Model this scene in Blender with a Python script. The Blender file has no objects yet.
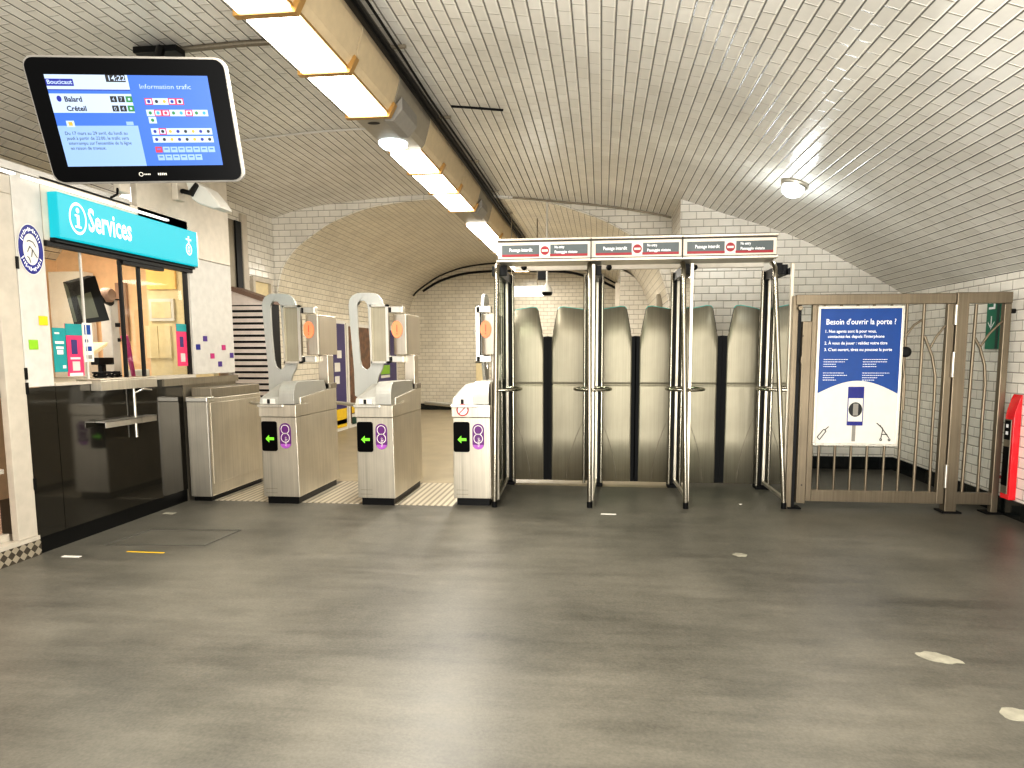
import bpy, bmesh, math, random
from mathutils import Vector, Matrix
random.seed(4)
S = bpy.context.scene
COL = S.collection
PI = math.pi

# ------------------------------------------------------------------ camera (measured from the photograph)
F, CX, CY, H = 653.16, 528.71, 418.86, 1.4
M = ((0.9939556481, 0.0020071062, 0.1097640245),
     (0.0091954572, 0.9947971922, -0.1014589279),
     (-0.1093965864, 0.1018550060, 0.9887658695))     # world (right, down, forward) -> camera (right, down, forward)

def ray(px, py):
    v = ((px-CX)/F, (py-CY)/F, 1.0)
    d = [sum(M[r][c]*v[r] for r in range(3)) for c in range(3)]
    return Vector((d[0], d[2], -d[1]))
def on_y(px, py, y):
    d = ray(px, py); t = y/d.y
    return Vector((d.x*t, y, H+d.z*t))
def on_x(px, py, x):
    d = ray(px, py); t = x/d.x
    return Vector((x, d.y*t, H+d.z*t))
def on_floor(px, py, z=0.0):
    d = ray(px, py); t = (z-H)/d.z
    return Vector((d.x*t, d.y*t, z))

cd = bpy.data.cameras.new('camera'); cam = bpy.data.objects.new('camera', cd); COL.objects.link(cam)
right = Vector((M[0][0], M[0][2], -M[0][1])); down = Vector((M[1][0], M[1][2], -M[1][1])); fwd = Vector((M[2][0], M[2][2], -M[2][1]))
R = Matrix((right, -down, -fwd)).transposed()
cam.matrix_world = Matrix.Translation((0, 0, H)) @ R.to_4x4()
cd.sensor_width = 36; cd.sensor_fit = 'HORIZONTAL'; cd.lens = F/1024*36
cd.shift_x = -(CX-512)/1024; cd.shift_y = (CY-384)/1024
cd.clip_start = 0.05
S.camera = cam

# ------------------------------------------------------------------ materials
MATS = {}
def newmat(name):
    m = bpy.data.materials.new(name); m.use_nodes = True
    nt = m.node_tree; bs = nt.nodes['Principled BSDF']
    MATS[name] = m
    return m, nt, bs
def N(nt, t, **kw):
    n = nt.nodes.new(t)
    for k, v in kw.items():
        if k in n.inputs.keys(): n.inputs[k].default_value = v
        else: setattr(n, k, v)
    return n
def c4(c): return (c[0], c[1], c[2], 1.0)
def srgb(r, g, b):
    f = lambda u: (u/255/12.92) if u/255 <= .04045 else ((u/255+.055)/1.055)**2.4
    return (f(r), f(g), f(b))

def plain(name, col, rough=.5, metal=0., noise=.06, nscale=14., spec=.5, emit=0., coat=0.):
    m, nt, bs = newmat(name)
    tc = N(nt, 'ShaderNodeTexCoord'); nz = N(nt, 'ShaderNodeTexNoise', Scale=nscale, Detail=4.)
    nt.links.new(tc.outputs['Object'], nz.inputs['Vector'])
    rp = N(nt, 'ShaderNodeValToRGB')
    rp.color_ramp.elements[0].position = .3; rp.color_ramp.elements[1].position = .7
    rp.color_ramp.elements[0].color = c4([x*(1-noise) for x in col]); rp.color_ramp.elements[1].color = c4([min(1, x*(1+noise)) for x in col])
    nt.links.new(nz.outputs['Fac'], rp.inputs['Fac']); nt.links.new(rp.outputs['Color'], bs.inputs['Base Color'])
    bs.inputs['Roughness'].default_value = rough; bs.inputs['Metallic'].default_value = metal
    bs.inputs['Specular IOR Level'].default_value = spec; bs.inputs['Coat Weight'].default_value = coat
    if emit:
        nt.links.new(rp.outputs['Color'], bs.inputs['Emission Color']); bs.inputs['Emission Strength'].default_value = emit
    return m

def brushed(name, col, rough=.32, amp=.18, zs=.6, metal=.9):
    m, nt, bs = newmat(name)
    tc = N(nt, 'ShaderNodeTexCoord')
    mp = N(nt, 'ShaderNodeMapping'); mp.inputs['Scale'].default_value = (40, 40, zs)
    nz = N(nt, 'ShaderNodeTexNoise', Scale=1.5, Detail=6., Roughness=.6)
    nz2 = N(nt, 'ShaderNodeTexNoise', Scale=2.2, Detail=3.)
    nt.links.new(tc.outputs['Object'], mp.inputs['Vector']); nt.links.new(mp.outputs['Vector'], nz.inputs['Vector']); nt.links.new(tc.outputs['Object'], nz2.inputs['Vector'])
    mx = N(nt, 'ShaderNodeMath', operation='ADD'); nt.links.new(nz.outputs['Fac'], mx.inputs[0]); nt.links.new(nz2.outputs['Fac'], mx.inputs[1])
    mr = N(nt, 'ShaderNodeMapRange'); mr.inputs['From Min'].default_value = .7; mr.inputs['From Max'].default_value = 1.3
    mr.inputs['To Min'].default_value = 0; mr.inputs['To Max'].default_value = 1
    nt.links.new(mx.outputs[0], mr.inputs['Value'])
    rp = N(nt, 'ShaderNodeValToRGB')
    rp.color_ramp.elements[0].color = c4([x*(1-amp) for x in col]); rp.color_ramp.elements[1].color = c4([min(1, x*(1+amp)) for x in col])
    nt.links.new(mr.outputs[0], rp.inputs['Fac']); nt.links.new(rp.outputs['Color'], bs.inputs['Base Color'])
    bs.inputs['Metallic'].default_value = metal
    r2 = N(nt, 'ShaderNodeMapRange'); r2.inputs['To Min'].default_value = rough-.06; r2.inputs['To Max'].default_value = rough+.1
    nt.links.new(nz.outputs['Fac'], r2.inputs['Value']); nt.links.new(r2.outputs[0], bs.inputs['Roughness'])
    bp = N(nt, 'ShaderNodeBump', Strength=.05, Distance=.01); nt.links.new(nz.outputs['Fac'], bp.inputs['Height']); nt.links.new(bp.outputs[0], bs.inputs['Normal'])
    return m

def glow(name, col, strength):
    m, nt, bs = newmat(name)
    bs.inputs['Base Color'].default_value = c4([x*.06 for x in col]); bs.inputs['Emission Color'].default_value = c4(col); bs.inputs['Emission Strength'].default_value = strength
    bs.inputs['Roughness'].default_value = .4
    return m

def tiles(name, c1, c2, joint, rough=.22, bw=.17, rh=.087, bump=.5, jw=.0035, line=.3):
    m, nt, bs = newmat(name)
    uv = N(nt, 'ShaderNodeTexCoord')
    def brick(ms, sm):
        b = N(nt, 'ShaderNodeTexBrick'); b.offset = .5; b.squash = 1
        b.inputs['Scale'].default_value = 1; b.inputs['Brick Width'].default_value = bw; b.inputs['Row Height'].default_value = rh
        b.inputs['Mortar Size'].default_value = ms; b.inputs['Mortar Smooth'].default_value = sm; b.inputs['Bias'].default_value = 0
        nt.links.new(uv.outputs['UV'], b.inputs['Vector']); return b
    b = brick(jw, .15); b.inputs['Color1'].default_value = c4(c1); b.inputs['Color2'].default_value = c4(c2); b.inputs['Mortar'].default_value = c4(joint)
    nz = N(nt, 'ShaderNodeTexNoise', Scale=.9, Detail=5., Roughness=.6); nt.links.new(uv.outputs['UV'], nz.inputs['Vector'])
    mr = N(nt, 'ShaderNodeMapRange'); mr.inputs['From Min'].default_value = .3; mr.inputs['From Max'].default_value = .7; mr.inputs['To Min'].default_value = .82; mr.inputs['To Max'].default_value = 1.08
    nt.links.new(nz.outputs['Fac'], mr.inputs['Value'])
    mx = N(nt, 'ShaderNodeMixRGB', blend_type='MULTIPLY'); mx.inputs['Fac'].default_value = 1
    nt.links.new(b.outputs['Color'], mx.inputs['Color1']); nt.links.new(mr.outputs[0], mx.inputs['Color2'])
    sp = N(nt, 'ShaderNodeSeparateXYZ'); nt.links.new(uv.outputs['UV'], sp.inputs[0])
    dv = N(nt, 'ShaderNodeMath', operation='DIVIDE'); nt.links.new(sp.outputs['Y'], dv.inputs[0]); dv.inputs[1].default_value = rh
    fr = N(nt, 'ShaderNodeMath', operation='FRACT'); nt.links.new(dv.outputs[0], fr.inputs[0])
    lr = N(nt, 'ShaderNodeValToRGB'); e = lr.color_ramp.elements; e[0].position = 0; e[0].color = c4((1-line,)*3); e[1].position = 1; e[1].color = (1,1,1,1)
    for ps_, v_ in ((.075, 1-line), (.10, 1.), (.85, 1.), (.88, 1.+.45*line), (.97, 1.+.45*line)):  # darkens the joint and paints a bevel highlight along each row
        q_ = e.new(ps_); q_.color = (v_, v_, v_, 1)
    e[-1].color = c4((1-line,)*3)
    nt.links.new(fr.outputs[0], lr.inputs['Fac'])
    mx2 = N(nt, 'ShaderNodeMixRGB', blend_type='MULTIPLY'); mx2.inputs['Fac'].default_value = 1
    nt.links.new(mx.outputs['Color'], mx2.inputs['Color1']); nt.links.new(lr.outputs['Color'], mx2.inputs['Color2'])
    nt.links.new(mx2.outputs['Color'], bs.inputs['Base Color'])
    b2 = brick(.008, 1.0)
    inv = N(nt, 'ShaderNodeMath', operation='SUBTRACT'); inv.inputs[0].default_value = 1; nt.links.new(b2.outputs['Fac'], inv.inputs[1])
    nz3 = N(nt, 'ShaderNodeTexNoise', Scale=7., Detail=2.); nt.links.new(uv.outputs['UV'], nz3.inputs['Vector'])
    ad = N(nt, 'ShaderNodeMath', operation='MULTIPLY_ADD'); nt.links.new(nz3.outputs['Fac'], ad.inputs[0]); ad.inputs[1].default_value = .35; nt.links.new(inv.outputs[0], ad.inputs[2])
    bp = N(nt, 'ShaderNodeBump', Strength=bump, Distance=.012); lh = N(nt, 'ShaderNodeMath', operation='MULTIPLY_ADD'); nt.links.new(lr.outputs['Color'], lh.inputs[0]); lh.inputs[1].default_value = .5; nt.links.new(ad.outputs[0], lh.inputs[2]); nt.links.new(lh.outputs[0], bp.inputs['Height']); nt.links.new(bp.outputs[0], bs.inputs['Normal'])
    bs.inputs['Roughness'].default_value = rough; bs.inputs['Specular IOR Level'].default_value = .5
    return m

tiles('ceiling_tile', srgb(228,225,216), srgb(220,216,206), srgb(196,189,176), rough=.24, bump=.55, jw=.002, line=.72)
tiles('wall_tile', srgb(244,240,230), srgb(237,232,221), srgb(192,185,172), rough=.2, bump=.45, line=.25)
tiles('corridor_tile', srgb(226,219,202), srgb(218,210,192), srgb(172,162,144), rough=.28, bump=.4, line=.3)
tiles('black_tile', srgb(22,26,24), srgb(14,18,17), srgb(6,6,6), rough=.15, bump=.3, bw=.2, rh=.2)
brushed('steel', srgb(190,183,168), .30, metal=.75)
brushed('steel_dark', srgb(142,134,118), .36, metal=.7)
brushed('door_steel', srgb(160,153,134), .46, amp=.16, zs=.9, metal=.6)
brushed('fence_steel', srgb(128,117,99), .34, amp=.2, metal=.7)
brushed('steel_light', srgb(206,202,192), .28, amp=.08)
brushed('tube_steel', srgb(170,164,150), .2, amp=.1, metal=1.)
brushed('hood_steel', srgb(168,166,158), .42, amp=.06, metal=.6)
brushed('paddle_steel', srgb(178,178,172), .4, amp=.06, metal=.5)
brushed('head_steel', srgb(188,180,166), .34, amp=.08)
plain('cream_panel', srgb(202,193,178), .45)
plain('white_frame', srgb(178,170,156), .4)
plain('pale_panel', srgb(190,186,178), .4)
plain('black_plastic', srgb(8,8,7), .4, spec=.25)
plain('black_rubber', srgb(5,5,5), .6, spec=.2)
plain('black_gloss', srgb(2,2,2), .3, spec=.08)
plain('teal_glint', srgb(90,196,184), .12)
plain('grey_green_glass', srgb(150,164,150), .12)
plain('anthracite', srgb(20,19,17), .5, spec=.3)
plain('light_grey', srgb(196,192,184), .45)
plain('mid_grey', srgb(140,136,128), .5)
plain('housing_tan', srgb(200,182,150), .38, spec=.4)
plain('housing_gold', srgb(176,140,84), .3, metal=.5)
plain('housing_grey', srgb(150,142,126), .45)
plain('louver_white', srgb(226,216,210), .45)
plain('navy', srgb(62,52,104), .4)
plain('brown_photo', srgb(104,72,50), .35, noise=.6, nscale=8)
plain('paper', srgb(216,212,203), .6, noise=.03)
plain('peach_wall', srgb(214,178,138), .6, emit=.18)  # glows faintly, as do the next two, to read as lit
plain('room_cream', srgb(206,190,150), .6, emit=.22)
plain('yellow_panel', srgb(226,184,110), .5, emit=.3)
plain('tan_panel', srgb(156,128,108), .55)
plain('orange_sticker', srgb(242,140,96), .4, noise=.03)
plain('orange_dark', srgb(205,90,60), .4)
plain('teal', srgb(30,140,140), .4)
plain('pink', srgb(214,60,104), .4)
plain('dark_blue', srgb(16,26,120), .35)
plain('mid_blue', srgb(2,66,138), .4)
plain('violet', srgb(92,34,104), .35)
plain('violet_light', srgb(158,86,170), .35)
plain('magenta_square', srgb(176,40,110), .4)
plain('purple_square', srgb(70,40,120), .4)
plain('yellow_square', srgb(222,186,30), .4)
plain('green_square', srgb(134,182,40), .4)
plain('sign_grey', srgb(84,92,92), .4)
plain('sign_red', srgb(150,28,38), .4)
plain('header_white', srgb(226,214,196), .35)
plain('exit_green', srgb(10,118,88), .4)
plain('exit_green_dark', srgb(8,60,50), .4)
plain('red_paint', srgb(222,16,34), .25, coat=.3)
plain('corridor_floor', srgb(150,138,114), .4, noise=.1, nscale=3)
plain('concrete_patch', srgb(150,146,130), .6, noise=.2)
plain('screen_green_grey', srgb(84,86,70), .3)
plain('brown_trim', srgb(128,104,90), .5)
plain('seam', srgb(42,40,36), .6)
plain('hatch_line', srgb(74,72,64), .6)
plain('white_ink', srgb(245,245,245), .5, noise=.01)
plain('black_ink', srgb(20,20,20), .5, noise=.01)
glow('lamp_face', (1., .96, .86), 9.)
glow('lamp_cool', (.85, .95, 1.), 2.2)
glow('lamp_far', (1., .96, .88), 5.)
glow('lamp_strip', (1,.97,.9), 1.6)
glow('sign_cyan', srgb(0,196,208), .95)
glow('sign_letter', (1, 1, 1), 1.1)
glow('led_green', srgb(130,230,50), 1.3)
glow('screen_white', srgb(205,224,250), .97)
glow('screen_pale', srgb(160,194,244), .97)
glow('screen_blue', srgb(58,120,220), .97)
glow('screen_navy', srgb(22,40,170), .8)
glow('screen_ink', srgb(14,24,70), .5)
glow('screen_red', srgb(226,50,90), .9)
glow('screen_green', srgb(40,150,70), .8)
glow('screen_yellow', srgb(220,190,70), .9)
glow('screen_cyan', srgb(60,180,210), .9)
glow('screen_black', srgb(14,14,18), .5)

# floor: worn grey resin
m, nt, bs = newmat('floor_resin')
tc = N(nt, 'ShaderNodeTexCoord')
n1 = N(nt, 'ShaderNodeTexNoise', Scale=.7, Detail=8., Roughness=.62); nt.links.new(tc.outputs['Object'], n1.inputs['Vector'])
n2 = N(nt, 'ShaderNodeTexNoise', Scale=90., Detail=3.); nt.links.new(tc.outputs['Object'], n2.inputs['Vector'])
mp = N(nt, 'ShaderNodeMapping'); mp.inputs['Scale'].default_value = (.8, 5, 1); mp.inputs['Rotation'].default_value = (0, 0, .5)
nt.links.new(tc.outputs['Object'], mp.inputs['Vector'])
n3 = N(nt, 'ShaderNodeTexNoise', Scale=1.6, Detail=7., Roughness=.7); nt.links.new(mp.outputs[0], n3.inputs['Vector'])
a1 = N(nt, 'ShaderNodeMath', operation='MULTIPLY_ADD'); nt.links.new(n3.outputs['Fac'], a1.inputs[0]); a1.inputs[1].default_value = .55; nt.links.new(n1.outputs['Fac'], a1.inputs[2])
a2 = N(nt, 'ShaderNodeMath', operation='MULTIPLY_ADD'); nt.links.new(n2.outputs['Fac'], a2.inputs[0]); a2.inputs[1].default_value = .3; nt.links.new(a1.outputs[0], a2.inputs[2])
mr = N(nt, 'ShaderNodeMapRange'); mr.inputs['From Min'].default_value = .62; mr.inputs['From Max'].default_value = 1.2; nt.links.new(a2.outputs[0], mr.inputs['Value'])
rp = N(nt, 'ShaderNodeValToRGB'); rp.color_ramp.elements[0].color = c4(srgb(48,47,41)); rp.color_ramp.elements[1].color = c4(srgb(114,110,99))
nt.links.new(mr.outputs[0], rp.inputs['Fac']); nt.links.new(rp.outputs['Color'], bs.inputs['Base Color'])
r2 = N(nt, 'ShaderNodeMapRange'); r2.inputs['To Min'].default_value = .30; r2.inputs['To Max'].default_value = .48; nt.links.new(n3.outputs['Fac'], r2.inputs['Value']); nt.links.new(r2.outputs[0], bs.inputs['Roughness'])
bp = N(nt, 'ShaderNodeBump', Strength=.12, Distance=.004); nt.links.new(n2.outputs['Fac'], bp.inputs['Height']); nt.links.new(bp.outputs[0], bs.inputs['Normal'])

# dark mirror-like counter front
m, nt, bs = newmat('dark_glass_panel')
bs.inputs['Base Color'].default_value = c4(srgb(46,43,36)); bs.inputs['Roughness'].default_value = .07; bs.inputs['Specular IOR Level'].default_value = 1.; bs.inputs['Metallic'].default_value = .45

def glassmat(name, tint, refl=.08, ior=1.45):
    m, nt, bs = newmat(name)
    out = nt.nodes['Material Output']; nt.nodes.remove(bs)
    tr = N(nt, 'ShaderNodeBsdfTransparent'); tr.inputs['Color'].default_value = c4(tint)
    gl = N(nt, 'ShaderNodeBsdfGlossy'); gl.inputs['Roughness'].default_value = .03
    fr = N(nt, 'ShaderNodeFresnel'); fr.inputs['IOR'].default_value = ior
    ad = N(nt, 'ShaderNodeMath', operation='ADD'); ad.inputs[1].default_value = refl; nt.links.new(fr.outputs[0], ad.inputs[0])
    mx = N(nt, 'ShaderNodeMixShader'); nt.links.new(ad.outputs[0], mx.inputs[0]); nt.links.new(tr.outputs[0], mx.inputs[1]); nt.links.new(gl.outputs[0], mx.inputs[2])
    nt.links.new(mx.outputs[0], out.inputs['Surface'])
glassmat('clear_glass', (.93, .96, .93), .02)
glassmat('green_glass', (.72, .82, .75), .0, 1.22)
glassmat('smoke_glass', (.55, .55, .5), .1)

# diamond plate / grooved floor plate
def waved(name, col, axis, scale, rough=.35, strength=.6, col2=None):
    m, nt, bs = newmat(name)
    tc = N(nt, 'ShaderNodeTexCoord'); w = N(nt, 'ShaderNodeTexWave', wave_type='BANDS', bands_direction=axis); w.inputs['Scale'].default_value = scale
    nt.links.new(tc.outputs['Object'], w.inputs['Vector'])
    rp = N(nt, 'ShaderNodeValToRGB'); rp.color_ramp.elements[0].color = c4(col2 or [x*.45 for x in col]); rp.color_ramp.elements[1].color = c4(col)
    rp.color_ramp.elements[0].position = .2; rp.color_ramp.elements[1].position = .55
    nt.links.new(w.outputs['Fac'], rp.inputs['Fac']); nt.links.new(rp.outputs[0], bs.inputs['Base Color'])
    bp = N(nt, 'ShaderNodeBump', Strength=strength, Distance=.004); nt.links.new(w.outputs['Fac'], bp.inputs['Height']); nt.links.new(bp.outputs[0], bs.inputs['Normal'])
    bs.inputs['Metallic'].default_value = .5; bs.inputs['Roughness'].default_value = rough
waved('grooved_plate', srgb(206,197,178), 'X', 5.5, col2=srgb(150,141,122), strength=.15)
m, nt, bs = newmat('diamond_plate')
tc = N(nt, 'ShaderNodeTexCoord'); mp = N(nt, 'ShaderNodeMapping'); mp.inputs['Rotation'].default_value = (PI/4, 0, 0); mp.inputs['Scale'].default_value = (0, 24, 24)
ck = N(nt, 'ShaderNodeTexChecker'); ck.inputs['Scale'].default_value = 1; ck.inputs['Color1'].default_value = c4(srgb(190,180,160)); ck.inputs['Color2'].default_value = c4(srgb(92,84,72))
nt.links.new(tc.outputs['Object'], mp.inputs['Vector']); nt.links.new(mp.outputs[0], ck.inputs['Vector']); nt.links.new(ck.outputs['Color'], bs.inputs['Base Color'])
bp = N(nt, 'ShaderNodeBump', Strength=.6, Distance=.004); nt.links.new(ck.outputs['Fac'], bp.inputs['Height']); nt.links.new(bp.outputs[0], bs.inputs['Normal'])
bs.inputs['Metallic'].default_value = .6; bs.inputs['Roughness'].default_value = .35

# ------------------------------------------------------------------ mesh builder
ROOT = {}          # empties: name -> world origin used when a mesh is given in world coordinates
class MB:
    def __init__(s): s.v = []; s.f = []; s.uv = {}; s.sm = set()
    def add(s, vs, fs, smooth=False):
        o = len(s.v); s.v += [Vector(v) for v in vs]
        for f in fs:
            if smooth: s.sm.add(len(s.f))
            s.f.append([i+o for i in f])
        return s
    def box(s, x0, x1, y0, y1, z0, z1):
        x0, x1 = sorted((x0, x1)); y0, y1 = sorted((y0, y1)); z0, z1 = sorted((z0, z1))
        return s.add([(x0,y0,z0),(x1,y0,z0),(x1,y1,z0),(x0,y1,z0),(x0,y0,z1),(x1,y0,z1),(x1,y1,z1),(x0,y1,z1)],
              [(0,3,2,1),(4,5,6,7),(0,1,5,4),(1,2,6,5),(2,3,7,6),(3,0,4,7)])
    def quad(s, a, b, c, d): return s.add([a, b, c, d], [(0,1,2,3)])
    def prism(s, pts, axis, a, b):
        # pts 2-D polygon; axis 'x': pts=(y,z); 'y': pts=(x,z); 'z': pts=(x,y)
        mk = {'x': lambda p, t: (t, p[0], p[1]), 'y': lambda p, t: (p[0], t, p[1]), 'z': lambda p, t: (p[0], p[1], t)}[axis]
        n = len(pts); vs = [mk(p, a) for p in pts]+[mk(p, b) for p in pts]
        fs = [list(range(n))[::-1], list(range(n, 2*n))]+[(i, (i+1) % n, n+(i+1) % n, n+i) for i in range(n)]
        return s.add(vs, fs)
    def tube(s, pts, r, seg=10, closed=False, cap=True):
        pts = [Vector(p) for p in pts]; n = len(pts)
        rs = r if isinstance(r, (list, tuple)) else [r]*n
        vs = []; prev = None
        for i, p in enumerate(pts):
            if closed: t = (pts[(i+1) % n]-pts[i-1])
            else: t = pts[min(i+1, n-1)]-pts[max(i-1, 0)]
            t.normalize()
            if prev is None:
                a = Vector((0,0,1)) if abs(t.z) < .9 else Vector((1,0,0))
                u = t.cross(a).normalized()
            else: u = (prev-t*prev.dot(t)).normalized()
            prev = u; w = t.cross(u)
            for k in range(seg):
                an = 2*PI*k/seg; vs.append(p+(u*math.cos(an)+w*math.sin(an))*rs[i])
        fs = []
        m = n if closed else n-1
        for i in range(m):
            for k in range(seg):
                a = i*seg+k; b = i*seg+(k+1) % seg; c = ((i+1) % n)*seg+(k+1) % seg; d = ((i+1) % n)*seg+k
                fs.append((a, b, c, d))
        s.add(vs, fs, True)
        if cap and not closed:
            s.add(vs[:seg], [list(range(seg))[::-1]]); s.add(vs[-seg:], [list(range(seg))])
        return s
    def disc(s, c, u, v, seg=28, r0=0.):
        # filled ellipse (or ring when r0>0) spanned by vectors u, v
        c = Vector(c); u = Vector(u); v = Vector(v)
        o = [c+u*math.cos(2*PI*k/seg)+v*math.sin(2*PI*k/seg) for k in range(seg)]
        if not r0: return s.add(o, [list(range(seg))])
        i_ = [c+(u*math.cos(2*PI*k/seg)+v*math.sin(2*PI*k/seg))*r0 for k in range(seg)]
        return s.add(o+i_, [(k, (k+1) % seg, seg+(k+1) % seg, seg+k) for k in range(seg)])
    def lathe(s, c, prof, seg=24, axis='z'):
        vs = []
        for r, h in prof:
            for k in range(seg):
                a = 2*PI*k/seg; x, y = r*math.cos(a), r*math.sin(a)
                vs.append(Vector(c)+Vector({'z': (x, y, h), 'y': (x, h, y), 'x': (h, x, y)}[axis]))
        n = len(prof)
        fs = [(i*seg+k, i*seg+(k+1) % seg, (i+1)*seg+(k+1) % seg, (i+1)*seg+k) for i in range(n-1) for k in range(seg)]
        s.add(vs, fs, True)
        s.add(vs[:seg], [list(range(seg))[::-1]]); s.add(vs[-seg:], [list(range(seg))]); return s
    def build(s, name, mat, parent=None, bevel=0., uvf=None, local=False, at=None):
        me = bpy.data.meshes.new(name)
        vs = s.v
        if parent is not None and not local:
            o = ROOT[parent.name]; vs = [v-o for v in vs]; org = o
        elif parent is None:
            if at is None:
                mn = [min(v[i] for v in vs) for i in range(3)]; mx = [max(v[i] for v in vs) for i in range(3)]
                at = Vector(((mn[0]+mx[0])/2, (mn[1]+mx[1])/2, mn[2]))
            org = Vector(at); vs = [v-org for v in vs]
        else: org = Vector((0,0,0))
        me.from_pydata([tuple(v) for v in vs], [], s.f)
        if uvf:
            l = me.uv_layers.new(name='UVMap')
            for p in me.polygons:
                for li in p.loop_indices:
                    l.data[li].uv = uvf(s.v[me.loops[li].vertex_index], p)
        for i in s.sm: me.polygons[i].use_smooth = True
        me.materials.append(MATS[mat]); me.update()
        o = bpy.data.objects.new(name, me); COL.objects.link(o)
        if parent is not None: o.parent = parent
        else: o.location = org
        ROOT[o.name] = org.copy()
        if bevel:
            b = o.modifiers.new('bevel', 'BEVEL'); b.width = bevel; b.segments = 2; b.limit_method = 'ANGLE'; b.angle_limit = .7
        return o
def tag(o, label=None, cat=None, group=None, kind=None):
    for k, v in (('label', label), ('category', cat), ('group', group), ('kind', kind)):
        if v: o[k] = v
    return o
def thing(name, loc, label, cat, group=None):
    o = bpy.data.objects.new(name, None); COL.objects.link(o); o.location = loc; o.empty_display_size = .1
    ROOT[o.name] = Vector(loc); return tag(o, label, cat, group)
def struct(name, mb, mat, uvf=None, parent=None, bevel=0.):
    o = mb.build(name, mat, parent, uvf=uvf, bevel=bevel)
    if parent is None: o['kind'] = 'structure'
    return o
def copy_tree(o, parent=None):
    c = o.copy(); COL.objects.link(c)
    if parent is not None: c.parent = parent
    for ch in list(o.children): copy_tree(ch, c)
    return c
def text_mb(body, size, origin, xdir, ydir, align='LEFT', squeeze=1., bold=0.):
    cu = bpy.data.curves.new('t', 'FONT'); cu.body = body; cu.size = size; cu.align_x = align; cu.resolution_u = 2; cu.offset = bold
    o = bpy.data.objects.new('t', cu); COL.objects.link(o)
    me = bpy.data.meshes.new_from_object(o.evaluated_get(bpy.context.evaluated_depsgraph_get()))
    bpy.data.objects.remove(o); bpy.data.curves.remove(cu)
    mb = MB(); X = Vector(xdir).normalized(); Y = Vector(ydir).normalized(); O = Vector(origin)
    mb.add([O+X*(v.co.x*squeeze)+Y*v.co.y for v in me.vertices], [list(p.vertices) for p in me.polygons])
    bpy.data.meshes.remove(me); return mb
def cut(pts_out, pts_in=None): pass
UV_XZ = lambda v, p: (v.x, v.z)
UV_YZ = lambda v, p: (v.y, v.z)
UV_XY = lambda v, p: (v.x, v.y)

# ------------------------------------------------------------------ the hall
VP = [(-4.684,3.30),(-4.25,3.42),(-3.58,3.50),(-2.73,3.56),(-2.0,3.565),(-1.4,3.53),(-.89,3.476),(-.02,3.376),(.45,3.30),(.92,3.195),(1.445,3.01),(2.094,2.79),(2.6,2.56),(3.035,2.32),(3.3,2.165),(3.46,2.06)]
def catmull(pts, n=5):
    out = []
    for i in range(len(pts)-1):
        p0 = pts[max(i-1, 0)]; p1 = pts[i]; p2 = pts[i+1]; p3 = pts[min(i+2, len(pts)-1)]
        for k in range(n):
            t = k/n
            out.append(tuple(.5*((2*p1[j])+(-p0[j]+p2[j])*t+(2*p0[j]-5*p1[j]+4*p2[j]-p3[j])*t*t+(-p0[j]+3*p1[j]-3*p2[j]+p3[j])*t**3) for j in range(2)))
    out.append(pts[-1]); return out
VAULT = catmull(VP, 4)
def vault_z(x):
    for (a, b), (c, d) in zip(VAULT, VAULT[1:]):
        if a <= x <= c: return b+(d-b)*(x-a)/(c-a)
    return VAULT[0][1] if x < VAULT[0][0] else VAULT[-1][1]
YB, YR, YE, XL, XR, XP = 9.1, 8.1, 15.6, -4.684, 3.46, .92
def sweep(prof, y0, y1, ny=1):
    mb = MB(); L = [0.]
    for a, b in zip(prof, prof[1:]): L.append(L[-1]+math.dist(a, b))
    mb.L = []
    for j in range(ny+1):
        y = y0+(y1-y0)*j/ny
        for i, (x, z) in enumerate(prof): mb.v.append(Vector((x, y, z))); mb.L.append(L[i])
    n = len(prof)
    for j in range(ny):
        for i in range(n-1):
            mb.sm.add(len(mb.f)); mb.f.append([j*n+i, j*n+i+1, (j+1)*n+i+1, (j+1)*n+i])
    return mb
def build_sweep(name, mb, mat):
    mapL = {tuple(v): l for v, l in zip(mb.v, mb.L)}
    return struct(name, mb, mat, uvf=lambda v, p: (v.y, mapL[tuple(v)]))
left_prof = [p for p in VAULT if p[0] < XP-.01]+[(XP, vault_z(XP))]
right_prof = [(XP, vault_z(XP))]+[p for p in VAULT if p[0] > XP+.01]
full = left_prof+right_prof[1:]
mb = sweep(full, -1.3, YR); n = len(mb.v)
mb2 = sweep(left_prof, YR, YB)
off = len(mb.v); mb.v += mb2.v; mb.L += mb2.L
for f in mb2.f: mb.sm.add(len(mb.f)); mb.f.append([i+off for i in f])
build_sweep('ceiling', mb, 'ceiling_tile')

# side passage arch
ARCH0 = [(-4.675,2.10),(-4.645,2.3),(-4.56,2.6),(-4.37,2.856),(-4.11,3.046),(-3.8,3.23),(-3.37,3.385),(-2.98,3.46),(-2.5,3.505),(-1.9,3.52),(-1.2,3.48),(-.72,3.42),(-.33,3.30),(0,3.175),(.2,3.07),(.41,2.943),(.62,2.75),(.78,2.48),(.87,2.24),(.9,2.1)]
ARCH = [(x, min(z, vault_z(x)-.03)) for x, z in catmull(ARCH0, 3)]
arch_full = [(-4.675, 0)]+ARCH+[(.9, 0)]
o = build_sweep('ceiling_passage', sweep([ARCH[0]]+ARCH[1:], YB, YE), 'corridor_tile')
mb = MB()                                                       # back wall above the arch
P = [(XL, 0)]+[(XL, VAULT[0][1])]+left_prof[1:]+[(XP, 0)]
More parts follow.
